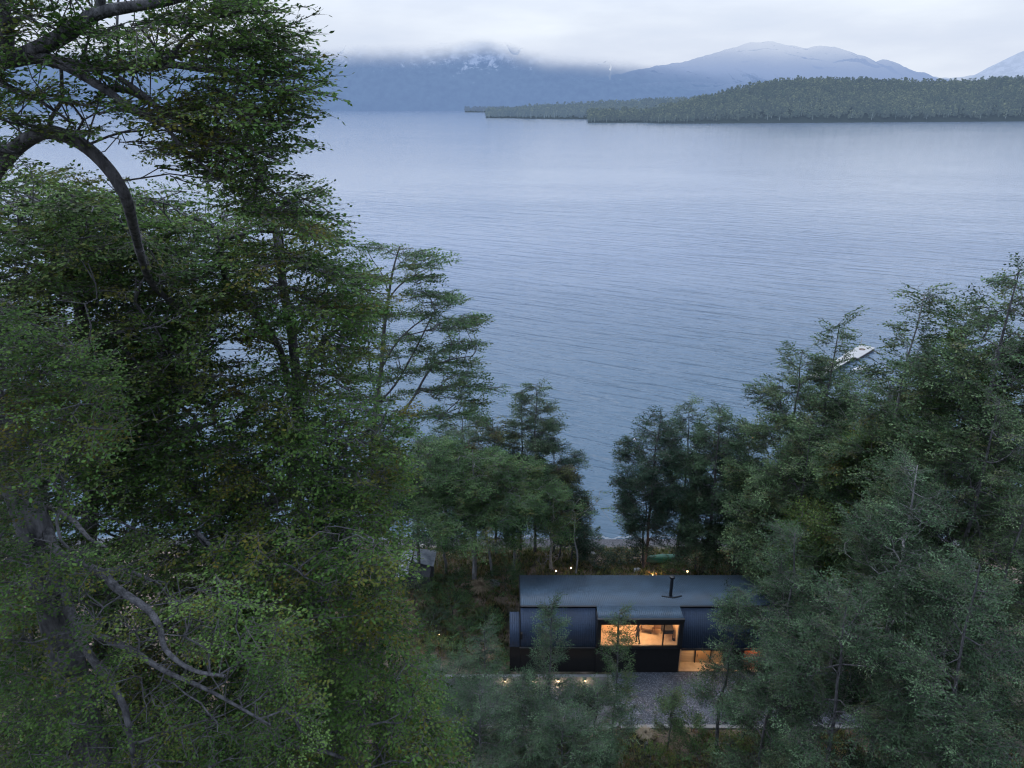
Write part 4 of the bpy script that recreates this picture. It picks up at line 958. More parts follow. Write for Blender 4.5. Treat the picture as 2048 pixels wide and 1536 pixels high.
rs = np.random.RandomState(11)
bx, by = -7.25, 9.2; gz = G(bx, by)
trunkA = np.array([[bx-.1,by,gz-.3],[bx,by,gz+3],[bx+.15,by,gz+8],[bx,by,gz+13],[bx-.1,by,gz+17.5],[bx+.1,by-.1,30],[bx-.1,by-.1,33],[bx-.2,by-.3,36.5],[bx+.1,by-.4,39.5]])
ta = np.concatenate([np.linspace(trunkA[i], trunkA[i+1], 6, endpoint=False) for i in range(len(trunkA)-1)]+[trunkA[-1:]])
seeds = [(ta, -1, (.36, .17)),
 (pxline([(-190,420,8.6),(-60,400,8.6),(0,330,8.5),(45,285,8.4),(95,264,8.3),(160,285,8.3),(215,335,8.3),(250,392,8.3),(264,440,8.9),(276,490,10.2)]), -2, (.095,.06)),
 (pxline([(276,490,10.2),(300,560,11.5),(350,610,12.5),(430,660,13.0)]), -2, (.08,.02)),
 (pxline([(-150,170,8.4),(-40,135,8.2),(60,115,8.0),(140,130,7.9),(240,132,7.9),(330,128,7.9),(440,142,8.0),(590,152,8.1)]), -2, (.085,.012)),
 (pxline([(20,120,8.0),(80,95,7.9),(140,62,7.8),(190,28,7.8),(260,14,7.8),(340,2,7.8),(430,-25,7.9)]), -2, (.10,.03)),
 (pxline([(60,112,8.0),(110,122,7.8),(200,172,7.6),(250,207,7.5),(310,243,7.5),(380,262,7.6),(460,280,7.7),(560,322,7.8)]), -2, (.055,.012)),
 (pxline([(140,130,7.9),(200,172,8.2),(260,182,8.3),(320,217,8.4),(400,262,8.4),(480,300,8.5)]), -2, (.04,.012)),
 (pxline([(-60,150,8.2),(0,168,8.0),(60,190,7.9),(110,222,7.9),(150,250,7.9)]), -2, (.035,.01)),
 (pxline([(10,110,8.0),(12,50,7.9),(2,0,7.8),(-10,-60,7.8)]), -2, (.08,.05)),
 (pxline([(200,30,7.8),(202,-10,7.8),(205,-60,7.8)]), -2, (.05,.035)),
 (pxline([(320,130,7.9),(350,100,8.0),(380,70,8.0),(420,40,8.1)]), -2, (.03,.01)),
 (pxline([(230,150,7.8),(300,200,7.5),(330,250,7.4),(370,300,7.4),(420,340,7.4)]), -2, (.03,.008)),
 # the long bare limbs reaching down and right, below
 (pxline([(95,1060,9.1),(120,1110,8.6),(200,1145,8.2),(235,1178,8.0),(290,1215,7.8),(318,1250,7.6),(332,1300,7.4),(385,1340,7.2),(450,1352,7.0)]), -2, (.078,.02)),
 (pxline([(130,1180,9.0),(150,1240,8.6),(200,1272,8.3),(262,1300,8.0),(330,1342,7.7),(420,1382,7.4),(540,1450,7.2)]), -2, (.078,.015)),
 (pxline([(140,1240,8.9),(180,1310,8.3),(215,1360,7.9),(250,1420,7.6),(270,1540,7.5)]), -2, (.07,.035)),
 (pxline([(120,1110,8.6),(190,1141,9.0),(250,1141,9.3),(320,1168,9.6)]), -2, (.06,.02)),
 (pxline([(90,1010,9.4),(140,1035,9.0),(180,1078,8.7),(215,1095,8.6)]), -2, (.05,.015)),
]
UP = [(-80,-80),(480,-80),(490,22),(552,60),(566,82),(562,135),(584,165),(592,205),(562,232),(540,265),(538,330),(515,345),(480,310),(450,312),(440,340),(480,372),(470,390),(430,372),(380,352),(330,322),(265,310),(200,262),(120,250),(60,258),(0,320),(-80,340)]
def wU(px, py):                 # open lattice near the left limb, dense toward the tips
    w = .35+.65*sstep(180, 420, px)
    hole = (px > 240) & (px < 350) & (py > 135) & (py < 215)
    hole |= (px > 120) & (px < 260) & (py < 60)
    hole |= (px > 130) & (px < 240) & (py > 270)
    return np.where(hole, .12, w)
a1 = volume(UP, lambda x, y: (7.0, 9.0), 430, rs, .36, .10, wU)
a4 = volume([(400,310),(520,330),(585,380),(640,420),(560,430),(470,400)], lambda x, y: (7.6, 9.2), 45, rs, .36)
a3 = volume([(-90,560),(60,600),(160,700),(220,800),(200,900),(150,960),(120,1010),(-90,1050)], lambda x, y: (7.2, 9.0), 260, rs, .5)
LOW1 = [(-80,1050),(60,1080),(240,1120),(420,1160),(560,1240),(600,1330),(610,1420),(560,1560),(-80,1640)]
def wL(px, py):
    bare = ((px > 90) & (px < 330) & (py > 1150) & (py < 1330)) | ((px > 180) & (px < 480) & (py > 1290) & (py < 1420))
    return np.where(bare, .10, 1.)
a2 = volume(LOW1, lambda x, y: (7.3, 9.6), 620, rs, .5, 0, wL)
plant_tree('beech_tree', 'largest and nearest beech tree at left with a thick arched limb against the water', 'tree', (bx, by, gz), seeds, np.concatenate([a1, a2, a3, a4]), 'near', M['leaf_near'], M['bark'], 12,
           pitch=(-.05,.25), scale=(.75,1.25), azj=.7, center=(-7.5, 9, 0), tipr=.006, up=.3, step=.35, cut=.003, pathw=.2, power=2.2, extra=.10, bare=np.concatenate([volume(UP, lambda x, y: (7.2, 8.8), 460, rs, .36, .10), volume([(60,1060),(300,1130),(480,1200),(560,1400),(500,1500),(300,1540),(120,1300)], lambda x, y: (7.0, 8.6), 260, rs)]))

def region_tree(label, base, top, poly, Yf, n, kind, leafm, seed, extra_seeds=(), weight=None, tier=.8, rad=(.3,.08), tilt=0, barkm=None, tipr=.010, name='beech_tree', **kw):
    rs = np.random.RandomState(seed); b = np.array([base[0], base[1], G(*base)-.3]); tl = trunk_line(b, top, rs, 24, .9)
    at = volume(poly, Yf, n, rs, tier, tilt, weight)
    kw.setdefault('up', .35); kw.setdefault('pathw', .15); kw['bare'] = volume(poly, lambda x, y: (Yf(x, y)[0]-.4, Yf(x, y)[0]+1.2), int(n*.22), rs, tier)
    return plant_tree(name, label, 'tree', (b[0], b[1], b[2]+.3), [(tl, -1, rad)]+list(extra_seeds), at, kind, leafm, barkm or M['bark'], seed+1, tipr=tipr, step=.5, **kw)
# second: the crown behind the arched limb, its forked stem showing against the water
t2 = atY(520, 470, 14)
region_tree('beech tree with layered crown and forked stem, just behind the arched limb', (atY(600,780,15)[0]-.2, 15), (t2[0], 15, t2[2]),
   [(130,400),(270,372),(330,400),(420,412),(440,440),(500,392),(560,384),(640,390),(662,432),(645,470),(655,500),(690,520),(742,578),(728,640),(700,700),(705,770),(660,790),(560,740),(440,700),(300,640),(150,560)],
   lambda x, y: (12.2, 16.5), 900, 'low', M['leaf_near'], 31, weight=lambda px, py: np.where((px > 240) & (px < 400) & (py > 520) & (py < 640), .35, np.where((px > 430) & (px < 640) & (py > 640), .5, 1.)), tier=.75, rad=(.26,.09), tipr=.008,
   extra_seeds=[(pxline([(592,800,15),(575,760,15),(560,700,14.8),(520,640,14.5),(450,560,14.2)]), -2, (.09,.03)), (pxline([(598,790,15),(618,740,15),(640,690,15),(700,640,15),(725,600,15)]), -2, (.07,.02)), (pxline([(440,480,13.5),(480,470,13.5),(520,462,13.6),(600,470,13.8)]), -2, (.05,.02))])
# third: dark mass at the left edge
region_tree('dark dense beech tree at the left edge under the arched limb', (-10.5, 13.5), (-8.6, 13.2, 33.6),
   [(-90,360),(60,352),(150,372),(210,420),(300,470),(360,560),(380,660),(360,800),(330,900),(200,960),(-90,1040)],
   lambda x, y: (11., 15.5), 1200, 'low', M['leaf_olive'], 35, tier=.7, rad=(.34,.1), tipr=.008,
   extra_seeds=[(pxline([(85,1010,12.5),(80,930,12.4),(60,870,12.3),(45,800,12.3),(30,760,12.3)]), -2, (.10,.03)), (pxline([(85,900,12.4),(130,870,12.2),(200,830,12.1),(280,800,12.1)]), -2, (.06,.015)), (pxline([(80,880,12.3),(90,830,12.2),(130,790,12.1)]), -2, (.05,.012))])
# fourth: the middle of the left mass
region_tree('spreading beech tree filling the middle of the left-hand foliage', (-4.9, 14.2), (-4.6, 14.0, 30.2),
   [(220,640),(330,660),(450,720),(560,760),(640,800),(760,810),(790,850),(790,930),(770,1000),(760,1080),(640,1100),(500,1080),(380,1060),(240,1040),(180,900)],
   lambda x, y: (11.5, 15.5), 1250, 'low', M['leaf_near'], 37, tier=.75, rad=(.28,.08), tipr=.008, weight=lambda px, py: np.where((px > 330) & (px < 480) & (py < 860) & (py > 790), .3, 1.),
   extra_seeds=[(pxline([(420,1020,13),(520,1010,12.6),(600,985,12.4),(690,960,12.3)]), -2, (.05,.012)), (pxline([(300,880,13),(380,860,12.7),(430,845,12.6)]), -2, (.05,.012))])
# fifth: the lower right flank, down to the bottom edge
region_tree('leafy beech tree whose crown bulges toward the house at the lower left', (-3.3, 12.4), (-3.3, 12.2, 27.5),
   [(420,1040),(560,1060),(700,1060),(770,1080),(785,1180),(800,1260),(822,1340),(868,1420),(884,1500),(890,1620),(420,1640),(380,1500),(500,1400),(560,1280),(480,1180)],
   lambda x, y: (9.6, 13.8), 1150, 'low', M['leaf_near'], 39, tier=.7, rad=(.26,.08), tipr=.008,
   extra_seeds=[(pxline([(470,1180,10.6),(520,1182,10.4),(600,1200,10.3)]), -2, (.04,.01)), (pxline([(390,1060,10.8),(440,1110,10.6),(480,1150,10.5)]), -2, (.04,.01)), (pxline([(560,1490,9.8),(640,1500,9.7),(720,1530,9.7)]), -2, (.05,.015))])
# sixth: fill in the left bottom behind the bare limbs
region_tree('shaded beech tree behind the bare grey limbs at the lower left', (-6.4, 14.8), (-6.2, 14.6, 26.5),
   [(-90,1000),(200,1020),(440,1060),(560,1160),(560,1300),(480,1420),(460,1640),(-90,1680)],
   lambda x, y: (10.6, 13.6), 1150, 'low', M['leaf_olive'], 41, tier=.7, rad=(.3,.08), tipr=.008)

# ------------------------------------------------------------------ trees of the middle distance
def px_tree(name, label, top, Y, Rmax, kind, leafm, seed, lean=0., nb=22, dens=1.6, c0=.35, prof=lambda u: (1-u)**.6*.9+.12, rise=.12, flat=.12, group=None, rad=None, barkm=None, pitch=(0.,.2),
            ground_y=None, tipr=.010, cut=.004, scale=(.8,1.25), inner=.25, wob=.35, azj=.6, bare_n=0, **kw):
    rs = np.random.RandomState(seed); T = atY(top[0], top[1], Y); by_ = ground_y if ground_y is not None else Y
    b = np.array([T[0]+lean, by_, G(T[0]+lean, by_)-.2]); H = T[2]-b[2]
    tl, at = layered(b, T, rs, c0, Rmax, nb, dens, prof, rise, flat, inner, trunk=trunk_line(b, T, rs, 16, wob*.45))
    at = np.concatenate([at, T[None]+rs.normal(0, .15, (3,3))-[0,0,.3]])
    r0 = rad or (.0065*H+.035); wob *= .45
    if bare_n: kw['bare'] = at[rs.choice(len(at), bare_n)]+rs.normal(0, .45, (bare_n, 3))+[0,-.3,.15]
    return plant_tree(name, label, 'tree', (b[0], b[1], b[2]+.2), [(tl, -1, (r0, .025))], at, kind, leafm, barkm or M['bark'], seed+1, group=group, pitch=pitch, tipr=tipr, step=.7, cut=cut, scale=scale,
                      center=(T[0], Y, 0), pathw=.12, up=.25, azj=azj, **kw)
# the airy tree against the water
rs = np.random.RandomState(50)
T = atY(800, 492, 36); bb = np.array([atY(735,830,36)[0]-.6, 36., G(-7,36)-.2])
def lim(*p): return pxline([(a, b, c) for a, b, c in p])
sd_ = [(lim((740,960,36),(745,880,36),(752,810,36),(762,740,36),(768,660,36),(776,600,36),(786,540,36),(800,492,36)), -1, (.20,.03)),
       (lim((752,810,36),(790,770,35.5),(830,700,35),(855,650,35),(870,620,35)), -2, (.045,.012)), (lim((762,740,36),(790,690,36),(830,650,36.2),(880,620,36.5)), -2, (.04,.01)),
       (lim((755,800,36),(740,740,36.3),(735,660,36.5),(728,600,36.6)), -2, (.06,.02)), (lim((790,850,35),(830,790,35),(860,740,34.8),(900,720,34.6),(945,712,34.4)), -2, (.04,.01)),
       (lim((745,880,36),(770,840,35.4),(790,850,35)), -2, (.06,.05)), (lim((776,600,36),(800,570,36),(840,545,36),(870,528,36)), -2, (.035,.01)), (lim((778,590,36),(765,550,36),(745,520,36),(730,492,36)), -2, (.03,.01))]
tb_ = np.linspace(bb, sd_[0][0][0], 14)[:-1]; sd_[0] = (np.concatenate([tb_, sd_[0][0]]), -1, (.26,.03))
tiers = [(720,498,775,488,14),(770,505,850,512,26),(800,530,886,528,36),(745,560,780,552,8),(790,560,870,558,34),(700,548,770,560,22),(800,590,896,592,40),(850,612,912,604,22),(700,600,780,606,34),(740,632,860,628,60),(860,640,960,640,44),(850,660,950,655,34),
         (880,690,955,690,34),(720,670,830,680,46),(820,700,900,700,30),(700,710,800,712,48),(850,722,950,728,42),(780,745,880,735,40),(700,752,790,760,46),(880,750,955,752,26),(800,782,890,778,34),(700,800,790,800,36),(860,792,960,808,36),(900,770,1005,782,34),(800,830,900,835,40),(720,850,820,860,40),(900,830,960,838,26)]
at = []
for (x0, y0, x1, y1, k) in tiers:
    for i in range(int(k*.95)):
        f = rs.uniform(); at.append(atY(x0+(x1-x0)*f, y0+(y1-y0)*f+rs.normal(0, 4.5), rs.uniform(33.6, 38)))
plant_tree('beech_tree', 'airy tree in flat tiers standing alone against the water, left of centre', 'tree', (bb[0], bb[1], bb[2]+.2), sd_, at, 'mid', M['leaf_mid'], M['bark'], 51, pitch=(.05,.12), scale=(.55,.95), azj=1.0,
           center=(T[0]-.4, 36, 0), tipr=.011, step=.6, pathw=.1, roll=None) if False else plant_tree('beech_tree', 'airy tree in flat tiers standing alone against the water, left of centre', 'tree', (bb[0], bb[1], bb[2]+.2), sd_, at, 'mid', M['leaf_mid'], M['bark'], 51, pitch=(.05,.12), scale=(.55,.95), azj=1.0, center=(T[0]-.4, 36, 0), tipr=.011, step=.6, pathw=.1)

dome = lambda u: math.sqrt(max(0, 1-(u*1.02)**2))*.95+.08
cone = lambda u: (1-u)*.92+.10
col_ = lambda u: .55+.45*math.sin(math.pi*min(1, u*1.1))**.6 if u < .9 else .35
egg = lambda u: max(.24, math.sin(math.pi*(u*.86+.12))**.8)
mid = [ # label, top px, Y, R, kind, leaf, nb, dens, c0, prof, bark
 ('broad flat-topped tree over the shingle, left part of the dark group above the shed', (835,875),47,5.2,'mid','leaf_mid',16,1.5,.55,dome,'bark'),
 ('spreading tree with two pale trunks standing in the grass left of the roof', (945,900),47.5,4.9,'mid','leaf_mid',16,1.6,.52,dome,'bark_pale'),
 ('low spreading tree with thin forked pale stem, between the shed and the pale trunks', (890,940),50,4.6,'mid','leaf_dark',14,1.6,.58,dome,'bark_pale'),
 ('rounded green tree with pale leaning stem, right of the pair of pale trunks', (1015,925),48.5,4.3,'mid','leaf_mid',16,1.6,.5,dome,'bark_pale'),
 ('leafy tree behind the spreading crowns with its top edge against the water', (925,835),54,4.4,'mid','leaf_shore',18,1.5,.4,dome,'bark'),
 ('small tree with brown-tinged top beside the tall slim pair left of the open water', (985,835),55,3.1,'mid','leaf_rust',18,1.7,.3,egg,'bark'),
 ('tallest slim tree at the left side of the open water gap', (1072,768),55,2.3,'mid','leaf_shore',26,2.4,.25,egg,'bark'),
 ('slim pale-topped tree just left of the tallest slim one', (1044,782),56,1.5,'mid','leaf_shore',24,2.4,.3,egg,'bark'),
 ('dark leafy tree leaning over the water at the right side of the left group', (1108,875),56,2.6,'mid','leaf_dark',24,2.2,.2,egg,'bark'),
 ('rust-tinged tree with dry reddish leaves at the edge of the water gap', (1122,935),53.5,1.7,'mid','leaf_rust',24,2.6,.2,egg,'bark'),
 ('narrow green tree at the right edge of the left group, beside the beach', (1148,985),53,1.4,'mid','leaf_dark',22,2.6,.2,col_,'bark'),
]
for i, (lb, top, Y, R, k, lf, nb, de, c0, pf, bk) in enumerate(mid):
    px_tree('tree', lb, top, Y, R, k, M[lf], 60+i*3, nb=nb, dens=de, c0=c0, prof=pf, barkm=M[bk], lean=[-.4,.1,-.3,.5,0,.2,.1,0,.2,0,0][i], rise=.10 if pf is dome else .28, flat=.16 if pf is dome else .2, wob=.5, scale=(.7,1.1))
# trunks seen below the spreading crowns
for i, (lb, pts, r) in enumerate((('thick pale trunk of a tree standing alone in the grass below the dark crowns', [(948,1158,47.6),(950,1100,47.7),(948,1040,47.8),(955,960,48)], .20),
     ('leaning pale trunk immediately right of the thick pale one', [(985,1150,47.8),(978,1100,48),(968,1040,48.2),(962,980,48.3)], .12),
     ('slender crooked pale trunk left of the thick pale one', [(893,1104,51),(892,1060,51),(888,1030,51),(896,1000,51)], .10),
     ('thin pale trunk just left of the roof corner', [(1152,1146,47.5),(1155,1110,47.6),(1149,1080,47.7),(1150,1040,47.8)], .08))):
    ln = pxline(pts); b = ln[0]; root = empty('tree', b); tag(root, lb, 'tree')
    rs = np.random.RandomState(90+i); top_ = ln[-1]; at = top_+rs.normal(0, 1, (26,3))*[1.2,1.0,.5]+[0,0,.9]
    A, par, r_ = skeleton([(ln, -1, (r, r*.6))], at, rs, tipr=.012, step=.6, up=.2, pathw=.1)
    link('trunk', limb_mesh('trunk', A-b, par, r_, M['bark_pale']), root)
    link('crown', crown_mesh('crown', at-b, rs.uniform(0,6.28,len(at)), rs.normal(0,.15,len(at)), rs.uniform(.7,1,len(at)), 'mid', M['leaf_mid'], rs), root)
# bare grey tree with drooping dead limbs
rs = np.random.RandomState(97); T = atY(1108, 985, 50); b = np.array([T[0], 50, G(T[0],50)]); tl = trunk_line(b-[0,0,.2], T, rs, 14, .2); at = []
for i in range(110):
    u = rs.uniform(.12, .95); p = tl[0]*(1-u)+tl[-1]*u; a = rs.uniform(0, 6.28); R = rs.uniform(.5, 1.5)*(1-u*.7); at.append(p+[math.cos(a)*R, math.sin(a)*R, -R*.45])
A, par, r_ = skeleton([(tl, -1, (.13,.03))], np.array(at), rs, tipr=.014, step=.5, up=-.1, pathw=.0)
root = empty('dead_tree', b); tag(root, 'bare grey dead tree with drooping limbs above the two garden lamps', 'tree'); link('trunk', limb_mesh('trunk', A-b, par, r_, M['dead']), root)

shore = [
 ('dark leafy tree nearest the open water on its right side, orange light on its foot', (1322,832),51.5,2.8,'mid','leaf_dark',26,2.3,.30,egg,-.5),
 ('slim upright tree, middle one of the three tops beside the open water', (1378,812),53,1.9,'mid','leaf_shore',26,2.6,.3,egg,.2),
 ('tallest rounded grey-green tree of the shore group, behind the chimney', (1440,818),50,3.0,'mid','leaf_grey',30,2.6,.12,egg,.2),
 ('low leafy tree leaning left over the beach below the shore group', (1290,958),52.5,2.4,'mid','leaf_dark',20,2.0,.30,egg,.4),
 ('grey-green tree filling the gap between the shore group and the right-hand forest', (1500,885),53,2.7,'mid','leaf_shore',24,2.0,.1,egg,0),
 ('very dark tree in shadow behind the right end of the roof', (1545,935),48,2.9,'mid','leaf_dark',26,2.4,.08,egg,0),
 ('small bushy tree in front of the beach right of the chimney line', (1400,985),50.5,2.0,'mid','leaf_shore',18,2.2,.1,egg,.3),
]
for i, (lb, top, Y, R, k, lf, nb, de, c0, pf, ln_) in enumerate(shore):
    px_tree('tree', lb, top, Y, R, k, M[lf], 110+i*3, nb=nb, dens=de, c0=c0, prof=pf, lean=ln_, rise=.3, flat=.32, pitch=(.1,.35), wob=.5, scale=(.7,1.1))

# ------------------------------------------------------------------ the forest at right
right = [
 ('tree at the left edge of the right-hand forest, hiding part of the pier walkway', (1605,700),48,4.3,'mid','leaf_pale',26,1.9,.2,egg,0),
 ('narrow tree with feathery tip standing left of the white pier', (1680,645),46,3.9,'mid','leaf_pale',34,2.1,.2,cone,0),
 ('tall cone-shaped tree with tiered top, highest left of the frame edge', (1850,588),36,4.5,'mid','leaf_pale',40,2.0,.28,cone,-.2),
 ('tall dark tree cut by the right edge of the frame', (2040,538),33,4.6,'mid','leaf_pale',36,2.0,.3,egg,0),
 ('rounded tree between the cone-shaped tree and the frame edge', (1950,620),37,4.6,'mid','leaf_olive',30,2.0,.3,egg,0),
 ('bushy tree beneath the pier with a thin pale stem', (1740,760),42,4.4,'mid','leaf_pale',26,1.9,.2,egg,0),
 ('grey-green tree over the right end of the roof, left of the big pale-trunked one', (1620,870),42,3.8,'mid','leaf_pale',26,2.2,.12,egg,0),
 ('tree in the middle of the right-hand forest with olive leaves', (1780,860),36,4.2,'mid','leaf_olive',26,2.0,.2,egg,0),
 ('densely leaved tree low at the right edge of the frame', (2000,800),29,4.2,'fern','leaf_pale',30,2.3,.2,egg,0),
]
for i, (lb, top, Y, R, k, lf, nb, de, c0, pf, ln_) in enumerate(right):
    px_tree('beech_tree', lb, top, Y, R, k, M[lf], 150+i*3, nb=int(nb*1.2), dens=de, c0=c0, prof=pf, lean=ln_, rise=.22, flat=.34, pitch=(.1,.35), wob=.5, scale=(.7,1.15), barkm=M['bark_pale'] if i in (2,5) else M['bark'], bare_n=50)
near_r = [
 ('big tree with a pale forked trunk and long bare limbs in the right foreground', (1835,930),27,4.2,'fern','leaf_grey',34,2.6,.22,egg,1.2),
 ('grey-green tree whose fan-shaped tip overlaps the right end of the roof', (1590,1065),30,2.9,'fern','leaf_grey',30,2.8,.15,egg,.6),
 ('slender feathery young tree in front of the right part of the steep roof', (1478,1178),31.0,1.15,'fern','leaf_grey',22,3.6,.25,cone,.2),
 ('dense shaded tree at the lower right below the pale-trunked one', (1700,1180),24,2.9,'fern','leaf_grey',30,2.8,.1,egg,.6),
 ('blue-grey leafy tree in the bottom right corner', (1960,1130),22,3.1,'fern','leaf_grey',30,2.8,.15,egg,1.0),
 ('tree filling the right edge of the frame below the middle', (2055,1010),26,3.4,'fern','leaf_pale',30,2.6,.1,egg,.8),
 ('short bushy tree at the bottom edge, right of the gravel yard', (1560,1290),26.5,2.2,'fern','leaf_grey',26,3.0,.1,egg,.2),
]
for i, (lb, top, Y, R, k, lf, nb, de, c0, pf, ln_) in enumerate(near_r):
    px_tree('beech_tree', lb, top, Y, R, k, M[lf], 190+i*3, bare_n=140 if i in (0,1) else 50, nb=int(nb*.62), dens=de*1.45, c0=c0, prof=pf, lean=ln_, rise=.20, flat=.30, pitch=(.1,.35), wob=.6, scale=(.7,1.15), barkm=M['bark_pale'] if i == 0 else M['bark'], tipr=.008)

# ------------------------------------------------------------------ feathery young trees in front of the house
front = [
 ('slender feathery young tree reaching in front of the left steep roof', (1103,1212),30.5,1.25,22,2.6,.35,0.,'leaf_grey'),
 ('thin young tree overlapping the left end of the lit window', (1238,1232),31.2,1.15,22,2.8,.3,0.,'leaf_mid'),
 ('young tree with leaning top, left of the feathery one before the house', (968,1262),30.5,1.7,22,2.6,.2,0.,'leaf_grey'),
 ('wide bushy young tree over the sunken terrace', (1060,1375),28.5,2.4,26,2.8,.1,.2,'leaf_grey'),
 ('bushy young tree beside the left edge of the gravel yard', (1195,1385),29,1.8,26,3.0,.1,0.,'leaf_grey'),
 ('dark leafy young tree at the bottom centre, below the terrace kerb', (1130,1430),26,2.7,24,3.0,.05,0.,'leaf_grey'),
 ('blue-green bushy tree at the bottom edge, right of the leafy beech crown', (960,1390),26,2.8,26,3.0,.05,0.,'leaf_grey'),
 ('low feathery sapling growing up over the middle of the gravel yard', (1345,1390),31.4,.8,14,3.4,.2,0.,'leaf_mid'),
 ('pale-leaved young tree left of the terrace lamps', (885,1335),29.5,2.2,24,2.8,.1,0.,'leaf_grey'),
]
for i, (lb, top, Y, R, nb, de, c0, ln_, lf) in enumerate(front):
    px_tree('young_tree', lb, top, Y, R, 'fern', M[lf], 220+i*3, nb=nb, dens=de*(.28 if i in (0,1,7) else .34 if i == 2 else .72), c0=c0, prof=cone if i in (0,1,2,7) else egg, lean=ln_, rise=.55, flat=.12, pitch=(.35,.25), wob=.3, scale=(.5,.95), tipr=.006, rad=.06)

# ------------------------------------------------------------------ shrubs
def shrub(label, px, py, Y, R, H, leafm, seed, n=70, kind='bush', group=None, name='shrub'):
    rs = np.random.RandomState(seed); q = atY(px, py, Y); gz_ = G(q[0], Y); b = np.array([q[0], Y, gz_])
    at = []
    for i in range(n):
        a = rs.uniform(0, 6.28); u = rs.uniform(0, 1); r = R*math.sqrt(rs.uniform(.05,1))*math.sqrt(max(.02, 1-u*u*.9)); at.append(b+[math.cos(a)*r, math.sin(a)*r, H*(.15+.85*u)])
    st = np.linspace(b-[0,0,.15], b+[0,0,H*.5], 5)
    return plant_tree(name, label, 'shrub', b, [(st, -1, (.05,.02))], at, kind, leafm, M['bark'], seed+1, pitch=(.35,.35), scale=(.6,1.1), tipr=.006, step=.4, group=group, up=0.1)
SH = [
 ('dark rounded bush at the foot of the beach, left of the orange-lit trunk', 1190,1122,52,1.5,1.7,'leaf_dark'),
 ('dark green bush second from the left behind the roof', 1240,1118,52.5,1.2,1.3,'leaf_dark'),
 ('dark bush touching the orange-lit trunk behind the roof', 1282,1112,53,1.2,1.4,'leaf_dark'),
 ('low leafy bush behind the chimney', 1352,1128,50,1.2,1.2,'leaf_mid'),
 ('small thin shrub standing up against the shingle beach', 1186,1075,55.5,.7,2.6,'leaf_shore'),
 ('broad green shrub at the left corner of the roof', 1010,1135,46.5,1.6,2.2,'leaf_mid'),
 ('rounded shrub between the shed and the pale trunks', 905,1150,47,1.7,1.5,'leaf_mid'),
 ('green shrub in front of the small shed', 830,1215,44.5,2.0,1.8,'leaf_mid'),
 ('wide soft shrub in the middle of the slope left of the house', 905,1215,43.5,1.9,1.7,'leaf_mid'),
 ('grey-green shrub beside the bare soil left of the house wall', 975,1225,42,1.4,1.3,'leaf_mid'),
 ('low shrub just above the lone garden lamp', 870,1262,42,1.4,1.3,'leaf_shore'),
 ('shrub right of the lone garden lamp', 925,1275,41,1.3,1.3,'leaf_mid'),
 ('dense shrub below the lone garden lamp', 880,1315,38.5,1.8,1.4,'leaf_mid'),
 ('shrub against the left corner of the house below the steep roof', 1000,1325,38.3,.7,.9,'leaf_mid'),
 ('low shrub with yellowish leaves along the kerb, at the bottom centre right', 1460,1490,31.4,1.0,.9,'leaf_olive'),
 ('rust-tinged shrub below the right end of the kerb', 1510,1500,31.2,.9,.9,'leaf_rust'),
 ('dark low shrub at the bottom edge below the dry grass', 1300,1530,29.8,1.3,1.0,'leaf_olive'),
 ('dark green shrub at the bottom edge, right of centre', 1400,1520,30,1.4,1.2,'leaf_mid'),
 ('small green shrub by the terrace kerb at the bottom', 1215,1478,31.5,.9,.9,'leaf_olive'),
 ('feathery green shrub standing on the kerb of the gravel yard', 1385,1440,32.6,.8,1.2,'leaf_mid'),
]
for i, (lb, px, py, Y, R, H, lf) in enumerate(SH): shrub(lb, px, py, Y, R, H, M[lf], 300+i*2, n=int(26*R*H+24))
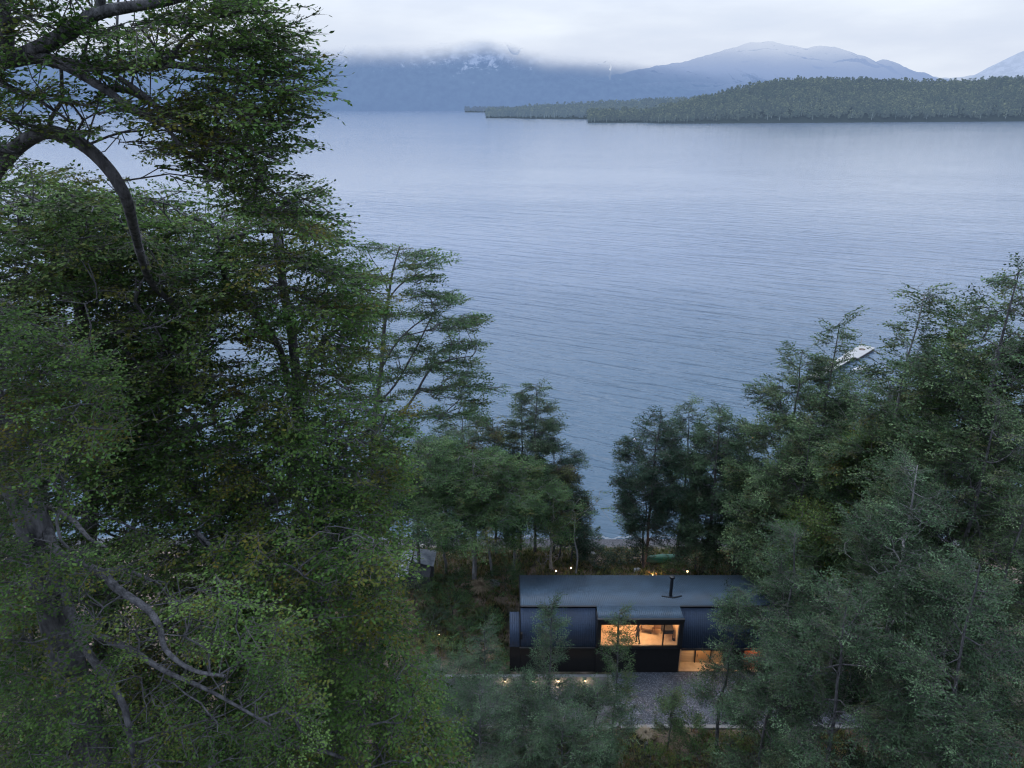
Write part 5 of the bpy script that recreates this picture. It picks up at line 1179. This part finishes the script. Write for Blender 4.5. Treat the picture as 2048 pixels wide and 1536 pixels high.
def dry_grass(label, px, py, Y, R, H, seed, col=(.36,.29,.20)):
    rs = np.random.RandomState(seed); q = atY(px, py, Y); b = np.array([q[0], Y, G(q[0], Y)]); n = 700
    a = rs.uniform(0, 6.28, n); out = rs.uniform(.1, 1, n); p0 = np.stack([np.cos(a)*R*.2*out, np.sin(a)*R*.2*out, np.zeros(n)], 1)
    h = H*rs.uniform(.5, 1, n); p1 = p0+np.stack([np.cos(a)*R*.4*out, np.sin(a)*R*.4*out, h*.75], 1); p2 = p0+np.stack([np.cos(a)*R*out, np.sin(a)*R*out, h*(1-.45*out)], 1)
    s = np.stack([-np.sin(a), np.cos(a), np.zeros(n)], 1)*.016
    V = np.stack([p0-s, p0+s, p1+s, p1-s, p1-s, p1+s, p2+s*.3, p2-s*.3], 1).reshape(-1,3)
    o = link('grass_clump', np_mesh('grass_clump', V, quads=np.arange(n*8).reshape(-1,4), mats=(simple('dry_grass_%d' % seed, col, tuple(c*.5 for c in col), 6, .9),)), None, b); tag(o, label, 'grass clump'); return o
dry_grass('large pale dry grass clump under the pale trunks left of the roof', 962,1172,46.5,1.0,1.1,401)
dry_grass('pale dry grass tuft drooping over the kerb below the gravel yard', 1292,1462,32.6,0.55,.42,402,(.30,.26,.19))
dry_grass('second pale dry grass tuft on the kerb, right of the drooping one', 1372,1468,32.5,.55,.5,403,(.3,.25,.17))
dry_grass('brown dry grass clump on bare soil beside the left house wall', 985,1290,39.3,.8,.8,404,(.34,.24,.17))
# ground cover: tufts over the slope and behind the house
rs = np.random.RandomState(77); n = 26000
gx_ = rs.uniform(-24, 30, n); gy_ = rs.uniform(22, 57, n); keep = ~((gx_ > -7.3) & (gx_ < 22.5) & (gy_ > 32.9) & (gy_ < 38.5)) & ~((gx_ > -.4) & (gx_ < 19.6) & (gy_ > 37) & (gy_ < 44.4))
keep &= (fbm(gx_*.5, gy_*.5, 3, 4) > .40) | (gy_ > 45); gx_, gy_ = gx_[keep], gy_[keep]; n = len(gx_); K = 7
P0 = np.repeat(np.stack([gx_, gy_, ground(gx_, gy_)-.02], 1), K, 0); a = rs.uniform(0, 6.28, n*K); h = rs.uniform(.12, .42, n*K); r = rs.uniform(.05, .28, n*K)
P0[:,0] += rs.normal(0,.10,n*K); P0[:,1] += rs.normal(0,.10,n*K)
tip = P0+np.stack([np.cos(a)*r, np.sin(a)*r, h], 1); s = np.stack([-np.sin(a), np.cos(a), np.zeros(n*K)], 1)*rs.uniform(.012,.045,n*K)[:,None]; mid_ = (P0+tip)/2+[0,0,.04]
V = np.stack([P0, mid_+s, tip, mid_-s], 1).reshape(-1,3)
o = link('grass', np_mesh('grass', V, quads=np.arange(len(V)).reshape(-1,4), mats=(leaf_mat('grass_mat', (.025,.040,.018), (.065,.080,.034), (.16,.15,.075), (.28,.18,.11), .14),), attrs={'tint': np.repeat(rs.uniform(0,1,n),K), 'tint2': rs.uniform(0,1,n*K)}))
tag(o, 'rough grass and low ground cover on the slope around the house', 'grass', kind='stuff')
